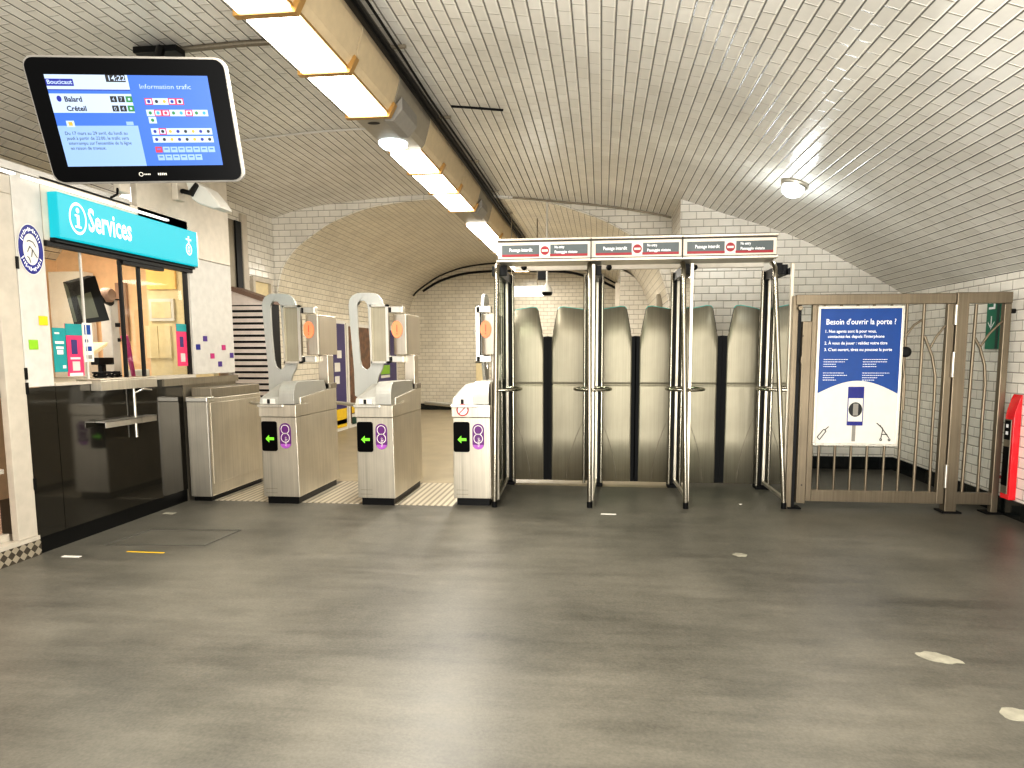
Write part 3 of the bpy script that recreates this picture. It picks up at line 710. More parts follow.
mb.build('hinge', 'black_plastic', door)
mb = MB(); mb.box(XF-.5, XF+.01, 2.7, 4.04, .11, .14); dd = struct('trim_2', mb, 'white_frame')
mb = MB(); mb.box(XF-.05, XF+.005, 2.7, 4.05, 0.0, .11); struct('trim_3', mb, 'diamond_plate')
t = thing('shelf_bag', (XF-.1, 3.78, 1.2), 'black bag lying on the shelf behind the booth door', 'bag')
mb = MB(); mb.lathe((XF-.085, 3.75, 1.2), [(.02,0),(.04,.02),(.038,.08),(.02,.13),(.005,.14)], 14); mb.build('body', 'black_rubber', t)
mb = MB(); mb.tube([(XF-.075, 3.68, 1.23), (XF-.05, 3.72, 1.26), (XF-.05, 3.80, 1.25)], .004, 6); mb.build('strap', 'paper', t)

# floodlight and junction box on the upper panel
t = thing('floodlight', (XF+.02, 5.9, 2.75), 'white floodlight on a wall bracket above the right end of the sign', 'lamp')
p = on_x(178.5, 191, XF+.03)
mb = MB(); mb.box(XF, XF+.06, p.y-.06, p.y+.06, p.z-.09, p.z+.09); mb.build('wall_box', 'cream_panel', t, .008)
q1 = on_x(190, 196, XF+.15); mb = MB(); mb.tube([(XF+.05, p.y+.02, p.z), (XF+.12, q1.y-.05, p.z-.02), (XF+.17, q1.y, p.z-.03)], .022, 8); mb.build('arm', 'black_plastic', t)
Y2 = q1.y
a1, a2 = on_y(192, 186, Y2), on_y(226, 206, Y2)
mb = MB(); 
body = [on_y(px, py, Y2) for px, py in ((192,184),(199,183),(212,190),(222,202),(227,210),(219,210.5),(205,206),(198,201))]
mb.prism([(v.x, v.z) for v in body], 'y', Y2-.10, Y2+.10); mb.build('lamp_head', 'paper', t, .012)
body = [on_y(px, py, Y2-.101) for px, py in ((190,192),(197,183),(199,186),(193,197))]
mb = MB(); mb.prism([(v.x, v.z) for v in body], 'y', Y2-.13, Y2+.11); mb.build('rear_cap', 'anthracite', t, .004)
p = on_x(121, 190, XF+.03)
t = thing('junction_box', (XF+.03, p.y, p.z-.08), 'small cream junction box with a black cable under the hanging screen', 'box')
mb = MB(); mb.box(XF-.0, XF+.06, p.y-.05, p.y+.07, p.z-.02, p.z+.14); mb.build('box', 'cream_panel', t, .008)
mb = MB(); mb.tube([(XF+.04, p.y-.05, p.z+.0), (XF+.05, p.y-.07, p.z-.05), (XF+.04, p.y-.13, p.z-.09)], .009, 6); mb.build('cable', 'black_rubber', t)
mb = MB(); mb.box(XF-.05, XF-.045, 4.6, BYP-.005, 2.69, 3.47); 

# ------------------------------------------------------------------ hanging screen
TW, TH = 1.0, .625
tv = thing('information_screen', (-2.592, 3.555, 2.69), 'hanging black information screen showing train times and traffic information', 'screen')
tv.rotation_mode = 'QUATERNION'
a_, b_, g_ = math.radians(17.5), math.radians(-3.4), math.radians(17.3)
tvR = Matrix.Rotation(g_, 3, 'Z') @ Matrix.Rotation(a_, 3, 'X') @ Matrix.Rotation(b_, 3, 'Y')
tv.rotation_quaternion = tvR.to_quaternion()
def rrect(w, h, r, n=5):
    out = []
    for cx_, cz_, a0 in ((w/2-r, h/2-r, 0), (-w/2+r, h/2-r, 90), (-w/2+r, -h/2+r, 180), (w/2-r, -h/2+r, 270)):
        for k in range(n+1):
            an = math.radians(a0+90*k/n); out.append((cx_+r*math.cos(an), cz_+r*math.sin(an)))
    return out
mb = MB(); mb.prism(rrect(TW+.026, TH+.026, .058), 'y', .0, .045); mb.build('casing', 'mid_grey', tv, .006, local=True)
mb = MB(); mb.prism(rrect(TW, TH, .05), 'y', -.012, .0); mb.build('bezel', 'black_gloss', tv, local=True)
SU, SV, SW, SH = -.415, .232, .822, .462     # screen origin (top left) and size in local x/z
def sq(u0, v0, u1, v1, layer=0, mb=None):
    mb = mb or MB(); y = -.0135-.0008*layer
    x0, x1 = SU+u0*SW, SU+u1*SW; z0, z1 = SV-v1*SH, SV-v0*SH
    mb.quad((x0,y,z0),(x1,y,z0),(x1,y,z1),(x0,y,z1)); return mb
def stx(body, u, v, size, mat, layer=3, squeeze=1., bold=0., name='lettering', width=None, parent=None):
    tm = text_mb(body, size, (SU+u*SW, -.0135-.0008*layer, SV-v*SH), (1,0,0), (0,0,1), squeeze=squeeze, bold=bold)
    if width:
        w_ = max(p.x for p in tm.v)-min(p.x for p in tm.v); k_ = width*SW/w_; x_ = SU+u*SW
        for p in tm.v: p.x = x_+(p.x-x_)*k_
    return tm.build(name, mat, parent or scr, local=True)
scr = sq(0, 0, 1, 1, 0).build('display', 'screen_blue', tv, local=True)
sq(0, 0, .5, .155, 1).build('header_band', 'screen_white', scr, local=True)
sq(0, .155, .5, .165, 1).build('divider', 'screen_navy', scr, local=True)
sq(0, .20, .5, .405, 1).build('times_band', 'screen_white', scr, local=True)
sq(0, .545, .5, 1, 1).build('message_band', 'screen_pale', scr, local=True)
sq(.0, .045, .165, .12, 2).build('station_label', 'screen_navy', scr, local=True)
stx('Boucicaut', .006, .10, .030, 'screen_white', width=.15, bold=.0006)
sq(.365, .0, .485, .075, 2).build('clock_label', 'screen_black', scr, local=True)
stx('14:22', .375, .06, .036, 'screen_white', width=.10, bold=.0006)
mb = MB(); mb.disc((SU+.055*SW, -.0160, SV-.255*SH), (.012,0,0), (0,0,.015), 16); mb.build('line_icon', 'screen_navy', scr, local=True)
stx('Balard', .085, .285, .036, 'screen_ink', width=.105, bold=.001); stx('Créteil', .085, .385, .036, 'screen_ink', width=.12, bold=.001)
for r_, v0, nums in ((0, .225, '47'), (1, .325, '04')):
    for k_ in range(3):
        u = .365+.048*k_
        sq(u, v0, u+.04, v0+.065, 2).build('minutes_box', 'screen_black' if k_ < 2 else 'screen_green', scr, local=True)
        if k_ < 2: stx(nums[k_], u+.010, v0+.055, .028, 'screen_white')
        else: sq(u+.013, v0+.02, u+.027, v0+.045, 3).build('train_mark', 'screen_white', scr, local=True)
sq(.06, .49, .11, .56, 2).build('warning_icon', 'screen_white', scr, local=True); sq(.073, .505, .098, .545, 3).build('warning_mark', 'screen_yellow', scr, local=True)
sq(.43, .50, .475, .54, 2).build('page_mark', 'screen_pale', scr, local=True)
for i, (ln, w_) in enumerate((('Du 17 mars au 29 avril, du lundi au', .385), ('jeudi à partir de 22:00, le trafic sera', .385), ('interrompu sur l\'ensemble de la ligne', .39), ('en raison de travaux.', .22))):
    stx(ln, .035+.004*i, .645+.055*i, .024, 'screen_ink', width=w_)
stx('Information trafic', .56, .145, .034, 'screen_white', width=.32)
cols = ['screen_navy','screen_cyan','screen_yellow','screen_green','screen_black','screen_red']
def icon(u, v, inner, red=False):
    sq(u-.0245, v-.036, u+.0245, v+.036, 1).build('icon_tile', 'screen_red' if red else 'screen_white', scr, local=True)
    mb = MB(); x_, z_ = SU+u*SW, SV-v*SH
    if red: sq(u-.018, v-.026, u+.018, v+.026, 2).build('icon_field', 'screen_white', scr, local=True)
    mb.disc((x_, -.0160, z_), (.0085,0,0), (0,0,.0085), 12); mb.build('icon_dot', inner, scr, local=True)
k_ = 0
for v, n_, u0, reds in ((.28, 5, .60, (0,3,4)), (.405, 8, .595, (1,2,5)), (.485, 1, .60, ()), (.61, 8, .60, (1,)), (.70, 8, .60, ())):
    for j in range(n_): icon(u0+.049*j, v, cols[(k_*3+j) % 6], j in reds); k_ += 1
for v, n_, u0 in ((.815, 8, .60), (.905, 6, .605)):
    for j in range(n_):
        u = u0+.049*j
        sq(u-.022, v-.033, u+.022, v+.033, 1).build('icon_tile', 'screen_red' if (j == 0 and n_ == 8) else 'screen_pale', scr, local=True)
        sq(u-.012, v-.014, u+.012, v+.0, 2).build('icon_bar', 'screen_blue', scr, local=True)
tm = text_mb('Oméa', .022, (-.02, -.0125, -.292), (1,0,0), (0,0,1))
mb = MB(); mb.disc((-.045, -.0126, -.275), (.012,0,0), (0,0,.012), 20, .7)
for k_ in range(4): mb.quad((-.028+k_*.009, -.0126, -.279), (-.022+k_*.009, -.0126, -.279), (-.022+k_*.009, -.0126, -.272), (-.028+k_*.009, -.0126, -.272))
for k_ in range(5): mb.quad((.045+k_*.010, -.0126, -.281), (.051+k_*.010, -.0126, -.281), (.051+k_*.010, -.0126, -.269), (.045+k_*.010, -.0126, -.269))
mb.build('maker_mark', 'light_grey', tv, local=True)
# mount: plate at the vault and arms down to the casing
tvl = Vector((-2.592, 3.555, 2.69)); inv = tvR.transposed()
def L(w): return inv @ (Vector(w)-tvl)
mb = MB(); zc = vault_z(-3.05)
mb.tube([L((-3.05, 4.45, zc-.05)), L((-2.95, 4.2, 3.2)), L(tvl+tvR @ Vector((-.05,.09,.12)))], .03, 8); mb.build('mount_arm', 'black_plastic', tv, local=True)
mb = MB(); mb.prism(rrect(.5, .2, .03), 'y', .06, .10); mb.build('rear_plate', 'anthracite', tv, local=True)
P8 = [(x_, y_, z_) for z_ in (zc-.07, zc-.03) for x_, y_ in ((-3.25,4.44),(-2.93,4.44),(-2.93,4.54),(-3.25,4.54))]
mb = MB(); mb.add([L(v) for v in P8], [(0,3,2,1),(4,5,6,7),(0,1,5,4),(1,2,6,5),(2,3,7,6),(3,0,4,7)]); mb.build('ceiling_plate', 'black_plastic', tv, local=True)

# ------------------------------------------------------------------ steel side cabinet by the booth
t = thing('steel_cabinet', (-3.74, 6.15, 0), 'brushed steel cabinet standing against the right end of the booth', 'cabinet')
mb = MB(); mb.box(-3.845, -3.64, 5.69, 6.66, .045, .975); mb.build('body', 'steel', t, .006)
mb = MB(); mb.box(-3.85, -3.63, 5.68, 5.80, .94, .99); mb.build('front_cap', 'steel_light', t, .01)
mb = MB(); mb.box(-3.848, -3.648, 5.78, 6.66, .976, 1.07); mb.build('upper_band', 'steel_dark', t, .006)
mb = MB(); mb.box(-3.83, -3.66, 5.72, 6.64, 0, .044); mb.build('plinth', 'black_plastic', t)
mb = MB(); mb.box(-3.641, -3.634, 5.74, 6.64, .16, .93); mb.build('side_panel', 'steel', t, .002)
mb = MB(); mb.box(-3.641, -3.630, 5.69, 5.70, .05, .94); mb.build('corner_edge', 'steel_light', t)

# ------------------------------------------------------------------ turnstiles
def build_turnstile(x, y, label, open_leaf=False):
    """x, y: front left corner of the body"""
    W, Dp = .34, .93
    t = thing('turnstile', (x+W/2, y+Dp/2, 0), label, 'turnstile', 'ticket turnstiles in a row')
    x1, y1 = x+W, y+Dp
    mb = MB(); mb.prism([(x-.006, .07), (x1+.004, .07), (x1-.004, .812), (x-.004, .812)], 'y', y, y1); mb.build('body', 'steel', t, .004)
    mb = MB(); mb.box(x-.014, x1+.0, y-.012, y+.3, .815, .925)
    mb.prism([(y+.28, .815), (y1, .815), (y1, 1.03), (y+.75, 1.03), (y+.1, .985), (y+.1, .815)], 'x', x-.01, x1-.002)
    mb.build('upper_body', 'steel', t, .004)
    mb = MB(); mb.box(x+.02, x1-.02, y+.03, y1-.03, 0, .07); mb.build('plinth', 'black_plastic', t)
    # hood: sloped left facet and rolled right part
    xm = x+.185
    mb = MB(); mb.add([(x-.005,y-.01,.93),(xm,y-.01,.93),(xm,y+.02,1.0),(x,y+.0,.985),(x+.07,y+.22,1.10),(xm,y+.20,1.125),(x+.07,y+.62,1.10),(xm,y+.62,1.125),(x-.005,y+.62,1.0),(x-.005,y+.22,1.03)],
        [(0,1,2,3),(3,2,5,4),(4,5,7,6),(9,4,6,8),(0,3,9),(3,4,9),(0,9,8)])
    mb.build('hood', 'hood_steel', t)
    prof = [(y-.012,.93)]+[(y+.10-.112*math.cos(math.radians(a)), 1.0+.135*math.sin(math.radians(a))) for a in range(0, 95, 12)]+[(y+.66,1.125),(y+.70,1.03),(y+.3,1.0),(y+.1,.93)]
    mb = MB(); mb.prism(prof, 'x', xm, x1-.012); mb.build('reader_hood', 'hood_steel', t, .003)
    mb = MB(); mb.box(x+.03, x+.15, y-.016, y-.008, .935, .98); o = mb.build('ticket_slot', 'light_grey', t)
    mb = MB(); mb.box(x+.075, x+.10, y-.019, y-.014, .937, .977); mb.build('slot_opening', 'anthracite', o)
    mb = MB(); mb.box(x-.02, x1-.115, y-.03, y-.005, .905, .928); mb.build('front_ledge', 'steel_light', t, .004)
    # pictogram display and card reader mark
    mb = MB(); mb.prism([(x+.075+p_[0], .635+p_[1]) for p_ in rrect(.148, .275, .02)], 'y', y-.004, y+.001); o = mb.build('display', 'black_gloss', t)
    ax, az = x+.085, .612
    mb = MB(); mb.add([(ax-.048,y-.006,az),(ax-.012,y-.006,az+.036),(ax-.012,y-.006,az+.013),(ax+.035,y-.006,az+.013),(ax+.035,y-.006,az-.013),(ax-.012,y-.006,az-.013),(ax-.012,y-.006,az-.036)], [tuple(range(7))])
    mb.build('green_arrow', 'led_green', o)
    cx_ = x+.228
    mb = MB(); mb.prism([(cx_+p_[0], .64+p_[1]) for p_ in rrect(.108, .235, .053)], 'y', y-.003, y+.001); o = mb.build('reader_mark', 'violet', t)
    mb = MB(); mb.prism([(cx_+.1*p_[0], .565+.1*p_[1]) for p_ in [(-.5,0),(.5,0),(.42,-.22),(.2,-.4),(-.2,-.4),(-.42,-.22)]], 'y', y-.0045, y-.003); mb.build('reader_tint', 'violet_light', o)  # lighter violet shape at the foot of the mark
    mb = MB(); mb.disc((cx_, y-.005, .700), (.041,0,0), (0,0,.043), 28, .85); mb.disc((cx_, y-.005, .622), (.043,0,0), (0,0,.045), 28, .85); mb.build('ring', 'paper', o)
    tm = text_mb('navigo', .034, (cx_+.012, y-.0055, .545), (0,0,1), (-1,0,0)); tm.build('lettering', 'paper', o)
    mb = MB()
    z0 = .105; mb.quad((x+.02,y-.002,z0),(x+.13,y-.002,z0),(x+.13,y-.002,z0+.003),(x+.02,y-.002,z0+.003)); mb.quad((x+.02,y-.002,z0+.04),(x+.13,y-.002,z0+.04),(x+.13,y-.002,z0+.043),(x+.02,y-.002,z0+.043)); mb.build('maker_plate', 'steel_dark', t)
    # tripod arm
    mb = MB(); mb.tube([(x+.02, y+.06, .915), (x-.41, y+.56, .90)], .018, 10); mb.build('tripod_arm', 'steel_light', t)
    mb = MB(); mb.tube([(x+.0, y+.10, .88), (x-.03, y+.42, .55)], .017, 10) if False else mb.lathe((x-.02, y+.1, .9), [(.05,0),(.06,.02),(.045,.05)], 14, 'x'); mb.build('tripod_hub', 'steel', t)
    # rear column, head box and swing leaf
    hx = x+.19; hy = y+.72
    mb = MB(); mb.box(hx+.03, hx+.135, hy+.05, hy+.19, 1.03, 1.374); mb.build('column', 'head_steel', t, .006)
    mb = MB(); mb.box(hx+.03, hx+.15, y1-.16, y1+.01, 1.031, 1.085); mb.build('column_foot', 'steel_dark', t, .004)
    pr = [(hx-.05, hy-.02)]+[(hx-.05+.06*(1-math.cos(math.radians(a))), hy-.02-.05*math.sin(math.radians(a))) for a in (15,30,45,60,75,90)]+[(hx+.09, hy-.075), (hx+.105, hy-.06), (hx+.11, hy+.36), (hx-.05, hy+.36)]
    mb = MB(); mb.prism(pr, 'z', 1.375, 1.775); mb.build('head', 'head_steel', t, .006)
    sy = hy-.079
    mb = MB(); mb.disc((hx+.0, sy, 1.625), (.055,0,0), (0,0,.083), 32)
    # sticker with slight thickness
    mb.tube([(hx+.0+.055*math.cos(2*PI*k/28), sy+.001, 1.625+.083*math.sin(2*PI*k/28)) for k in range(28)], .002, 4, closed=True)
    o = mb.build('round_sticker', 'orange_sticker', t)
    mb = MB(); mb.quad((hx-.006,sy-.002,1.60),(hx+.006,sy-.002,1.60),(hx+.004,sy-.002,1.67),(hx-.004,sy-.002,1.67)); mb.disc((hx, sy-.002, 1.582), (.006,0,0), (0,0,.008), 12); mb.build('warning_mark', 'orange_dark', o)
    for z in (1.80, 1.31):
        mb = MB(); mb.box(hx-.10, hx+.045, hy-.03, hy+.05, z-.01, z+.055); o = mb.build('hinge', 'steel_light', t, .006)
        mb = MB(); mb.box(hx-.098, hx-.07, hy-.034, hy-.029, z-.005, z+.045); mb.build('hinge_gap', 'black_plastic', o)
    LX = hx-.09        # leaf pivot
    def leafpt(u, w, z):   # u: distance from pivot to the left, w: thickness offset
        if open_leaf:
            return (LX+.02+w-.02*u, hy+.0+u*1.0, z)
        return (LX-u, hy-.02+w, z)
    def leaf(poly, w0, w1):
        mb = MB(); n = len(poly)
        vs = [leafpt(u, w0, z) for u, z in poly]+[leafpt(u, w1, z) for u, z in poly]
        mb.add(vs, [tuple(range(n)), tuple(range(n, 2*n))[::-1]]+[(i, n+i, n+(i+1) % n, (i+1) % n) for i in range(n)]); return mb
    # paddle plate with long slot: outline and slot bridged
    n = 40
    def ring_pts(cu, cz, w, h, r):
        pts = []
        for k in range(n):
            an = 2*PI*k/n; c, s_ = math.cos(an), math.sin(an)
            e = .55; pts.append((cu+w/2*math.copysign(abs(c)**e, c), cz+h/2*math.copysign(abs(s_)**e, s_)))
        return pts
    def rp_(px, py):   # outline measured on the middle turnstile
        v = on_y(px, py, 6.39); return (-2.20+.10-v.x, v.z)
    def resample(P_, m):
        P_ = P_+[P_[0]]; Ls = [0.]
        for a_, b_ in zip(P_, P_[1:]): Ls.append(Ls[-1]+math.dist(a_, b_))
        out_ = []
        for k in range(m):
            d_ = Ls[-1]*k/m
            for q__ in range(len(P_)-1):
                if Ls[q__] <= d_ <= Ls[q__+1]:
                    f__ = (d_-Ls[q__])/max(1e-9, Ls[q__+1]-Ls[q__]); out_.append(tuple(P_[q__][j]+(P_[q__+1][j]-P_[q__][j])*f__ for j in range(2))); break
        return out_
    n = 72
    outer = [rp_(*q__) for q__ in ((351,335),(348.5,306),(349,300),(352,295.5),(357,293),(366,292.6),(374,293),(378.5,295.5),(381.5,299.5),(383,305),(384,340),(384,362),(382,370),(378.5,376),(377,384),(377,397),(366,397),(355,397),(354,370))]
    inner_ = [rp_(*q__) for q__ in ((357.9,335),(356.8,308),(357.6,303),(360.5,300.5),(364.5,300.8),(367,304),(368,310),(369,335),(371.5,360),(370.5,367),(366.5,370),(362,367),(360,360))]
    outer, inner_ = resample(outer, n), resample(inner_, n)
    mb = MB(); vs = []
    for w in (0., .03):
        vs += [leafpt(u, w, z) for u, z in outer]+[leafpt(u, w, z) for u, z in inner_]
    fs = []
    for k in range(n):
        j = (k+1) % n
        fs.append((k, j, n+j, n+k)); fs.append((2*n+k, 3*n+k, 3*n+j, 2*n+j)); fs.append((k, 2*n+k, 2*n+j, j)); fs.append((n+k, n+j, 3*n+j, 3*n+k))
    mb.add(vs, fs); mb.build('swing_paddle', 'paddle_steel', t)
    u0, u1, z0, z1 = .0, .19, 1.29, 1.87
    mb = MB()
    for (a, b, c, d_) in ((u0,u1,z0,z0+.02),(u0,u1,z1-.02,z1),(u0,u0+.03,z0,z1),(u1-.015,u1,z0,z1)):
        p_ = [leafpt(a,-.045,c), leafpt(b,-.045,c), leafpt(b,-.045,d_), leafpt(a,-.045,d_), leafpt(a,-.005,c), leafpt(b,-.005,c), leafpt(b,-.005,d_), leafpt(a,-.005,d_)]
        mb.add(p_, [(0,1,2,3),(7,6,5,4),(0,4,5,1),(1,5,6,2),(2,6,7,3),(3,7,4,0)])
    mb.build('leaf_frame', 'steel_light', t)
    mb = MB(); mb.quad(leafpt(u0+.03,-.02,z0+.02), leafpt(u1-.015,-.02,z0+.02), leafpt(u1-.015,-.02,z1-.02), leafpt(u0+.03,-.02,z1-.02)); mb.build('leaf_pane', 'door_steel', t)
    return t
tA = build_turnstile(-3.098, 5.66, 'leftmost of the three steel turnstiles, next to the steel cabinet')
tB = build_turnstile(-2.20, 5.69, 'middle turnstile of the three, with tall slotted swing paddle')
tC = build_turnstile(-1.325, 5.77, 'right turnstile beside the glass gates, with a red no-entry sticker', True)
x = -1.334; c_ = on_y(462.5, 410, 5.75)
mb = MB(); mb.disc((c_.x, 5.754, c_.z), (.052,0,0), (0,0,.052), 28); stk = mb.build('prohibition_sticker', 'paper', tC)
mb = MB(); mb.disc((c_.x, 5.752, c_.z), (.056,0,0), (0,0,.056), 28, .8)
mb.quad((c_.x-.036,5.7515,c_.z-.030),(c_.x-.030,5.7515,c_.z-.036),(c_.x+.036,5.7515,c_.z+.030),(c_.x+.030,5.7515,c_.z+.036)); mb.build('ring', 'sign_red', stk)
mb = MB(); mb.box(-.992, -.97, 5.80, 6.7, 0.05, 1.13); mb.build('side_guard', 'steel_dark', tC, .01)

for (x0, x1, lb) in ((-3.64, -3.10, 'grooved steel floor plate between the cabinet and the left turnstile'), (-2.78, -2.21, 'grooved steel floor plate between the left and middle turnstiles'), (-1.885, -1.335, 'grooved steel floor plate between the middle and right turnstiles')):
    mb = MB(); mb.box(x0, x1, 5.74, 6.74, 0, .006); tag(mb.build('floor_plate', 'grooved_plate'), lb, 'floor plate', 'grooved plates under the turnstile lanes')

# ------------------------------------------------------------------ exit gates with header
YG, YD = 5.85, 6.93
XD = [-.90, -.075, .765, 1.60]         # divider lines
hd = thing('gate_header', (.32, 5.98, 2.2), 'pale metal header with three no-entry signs across the exit gates', 'header')
HX = [on_y(497.5,250,YG).x, on_y(591,250,YG).x, on_y(682.5,250,YG).x, on_y(777,250,YG).x]
mb = MB(); mb.box(HX[0], HX[3], YG+.01, YG+.28, 2.215, 2.375); mb.build('beam', 'header_white', hd, .004)
mb = MB(); mb.box(HX[0]-.01, HX[3]+.01, YG-.015, YG+.3, 2.376, 2.395); mb.box(HX[0]-.01, HX[3]+.01, YG-.01, YG+.3, 2.192, 2.2145); mb.build('edge_trim', 'steel', hd, .003)
mb = MB(); mb.box(HX[0], HX[3], YG+.004, YG+.009, 2.365, 2.372); mb.box(HX[0], HX[3], YG+.004, YG+.009, 2.217, 2.222)
for xx in HX[1:3]: mb.box(xx-.004, xx+.004, YG-.016, YG+.009, 2.20, 2.39)
mb.build('joint_line', 'seam', hd)
for i in range(3):
    a, b = HX[i], HX[i+1]; w = b-a; z0, z1 = 2.238, 2.338
    mb = MB(); mb.box(a+.04, a+.04+w*.40, YG+.002, YG+.0095, z0, z1); mb.box(a+w*.565, b-.03, YG+.002, YG+.0095, z0, z1); sg = mb.build('sign_panel', 'sign_grey', hd)
    mb = MB(); mb.box(a+.04, a+.04+w*.40, YG+.0, YG+.006, z0, z0+.02); mb.box(a+w*.565, b-.03, YG+.0, YG+.006, z0, z0+.02); mb.build('red_stripe', 'sign_red', sg)
    cxx = a+w*.51; zc_ = .5*(z0+z1)
    mb = MB(); mb.box(cxx-.048, cxx+.048, YG+.001, YG+.0095, z0, z1); mb.build('icon_field', 'paper', sg)
    mb = MB(); mb.disc((cxx, YG-.0005, zc_), (.038,0,0), (0,0,.038), 28); mb.build('no_entry_disc', 'sign_red', sg)
    mb = MB(); mb.quad((cxx-.027,YG-.002,zc_-.009),(cxx+.027,YG-.002,zc_-.009),(cxx+.027,YG-.002,zc_+.009),(cxx-.027,YG-.002,zc_+.009)); mb.build('no_entry_bar', 'paper', sg)
    def fit(body, size, x_, z_, wid):
        tm = text_mb(body, size, (x_, YG-.001, z_), (1,0,0), (0,0,1), bold=.0007); w_ = max(v.x for v in tm.v)-min(v.x for v in tm.v)
        for v in tm.v: v.x = x_+(v.x-x_)*wid/w_
        tm.build('lettering', 'white_ink', sg)
    fit('Passage interdit', .042, a+.105, zc_-.006, .205); fit('No entry', .033, a+w*.565+.04, zc_+.018, .085); fit('Passaggio vietato', .033, a+w*.565+.04, zc_-.024, .20)
# rear cross tube with small sensors
rb = thing('rear_crossbar', (.3, 6.85, 2.3), 'pale tube with small black sensors across the back of the gates', 'crossbar')
zb = on_y(600, 267, 6.85).z
mb = MB(); mb.box(XD[0], XD[3], 6.83, 6.87, zb-.03, zb+.03); mb.build('tube', 'cream_panel', rb, .008)
mb = MB(); mb.box(XD[0], XD[3], 6.86, 6.95, zb+.03, zb+.1); mb.build('upper_rail', 'steel_dark', rb)
for px in (524, 609, 694.5):
    p = on_y(px, 267.5, 6.75); mb = MB(); mb.lathe(p, [(.012,-.03),(.028,-.02),(.028,.02),(.012,.03)], 12, 'y'); mb.build('sensor', 'black_plastic', rb)

labels = ['gate divider beside the right turnstile, leftmost of the glass and tube dividers', 'glass and tube gate divider between the first and second exit gates',
          'glass and tube gate divider between the second and third exit gates', 'rightmost glass and tube gate divider, next to the barred fence']
foot_px = [(494.5,507), (589.5,507.5), (685.5,508.5), (783.5,508.5)]
top_px = [(496.5,262), (589.5,262), (684,262), (776,262)]
for i, xd in enumerate(XD):
    t = thing('gate_divider', (xd, 6.3, 0), labels[i], 'gate divider', 'upright dividers of the exit gates')
    fp = on_floor(*foot_px[i]); YF = fp.y; xf = fp.x
    tp = on_y(*top_px[i], YF+.02)
    mb = MB(); mb.tube([(xf, YF, .05), (tp.x, YF+.02, 2.02), (tp.x, YF+.04, 2.12), (tp.x, YF+.09, 2.17), (tp.x, YF+.16, 2.18)], .021, 12); mb.build('front_tube', 'tube_steel', t)
    mb = MB(); mb.tube([(xf, YF, 0), (xf, YF, .055)], .024, 12); mb.build('tube_foot', 'black_rubber', t)
    yr = YD-.12; xr = on_y([508, 596.5, 675.5, 764.5][i], 400, YD-.12).x
    mb = MB(); mb.box(xr-.04, xr+.04, yr, yr+.07, 0.03, 2.19); mb.build('rear_post', 'black_plastic', t, .006)
    for xo in {0: (.058,), 1: (.052, -.125), 2: (-.055,), 3: (-.058,)}[i]:
        mb = MB(); mb.tube([(xr+xo, yr-.02, .03), (xr+xo, yr-.02, 2.19)], .017, 10); mb.build('rear_tube', 'tube_steel', t)
    mb = MB(); mb.box(xr-.07, xr+.07, yr-.05, yr+.09, 0, .035); mb.build('foot_plate', 'black_rubber', t, .004)
    gx0, gx1 = xf+.02, xr; ga, gb = YF+.08, yr-.03
    gp = lambda y_: gx0+(gx1-gx0)*(y_-ga)/(gb-ga)
    def slab(y0_, y1_, z0_, z1_, th): return MB().prism([(gp(y0_)-th, y0_), (gp(y1_)-th, y1_), (gp(y1_)+th, y1_), (gp(y0_)+th, y0_)], 'z', z0_, z1_)
    MB().quad((gp(ga), ga, .1), (gp(gb), gb, .1), (gp(gb), gb, 2.14), (gp(ga), ga, 2.14)).build('glass_panel', 'green_glass', t)
    for q__ in ((ga-.02, ga+.015, .05, 2.17), (gb-.03, gb, .05, 2.17), (ga, gb, .06, .09)): slab(*q__, .014).build('glass_frame', 'steel', t, .003)
    mb = MB(); mb.box(xd-.03, xd+.03, YF+.30, YF+.36, 2.10, 2.20); mb.box(xr-.04, xr+.04, YF+.33, yr+.08, 2.10, 2.19); mb.build('header_bracket', 'black_plastic', t, .004)
    # guide loops at hip height
    zl = 1.06
    sides = {0: (1,), 1: (-1, 1), 2: (-1, 1), 3: (-1,)}[i]
    mb = MB()
    for sd in sides:
        pts = [(xd, YF+.45), (xd+sd*.07, YF+.44), (xd+sd*.14, YF+.36), (xd+sd*.165, YF+.25), (xd+sd*.15, YF+.14), (xd+sd*.08, YF+.06), (xf, YF+.03)]
        mb.tube([(a, b, zl) for a, b in catmull(pts, 4)], .014, 8)
    mb.build('guide_loop', 'tube_steel', t)

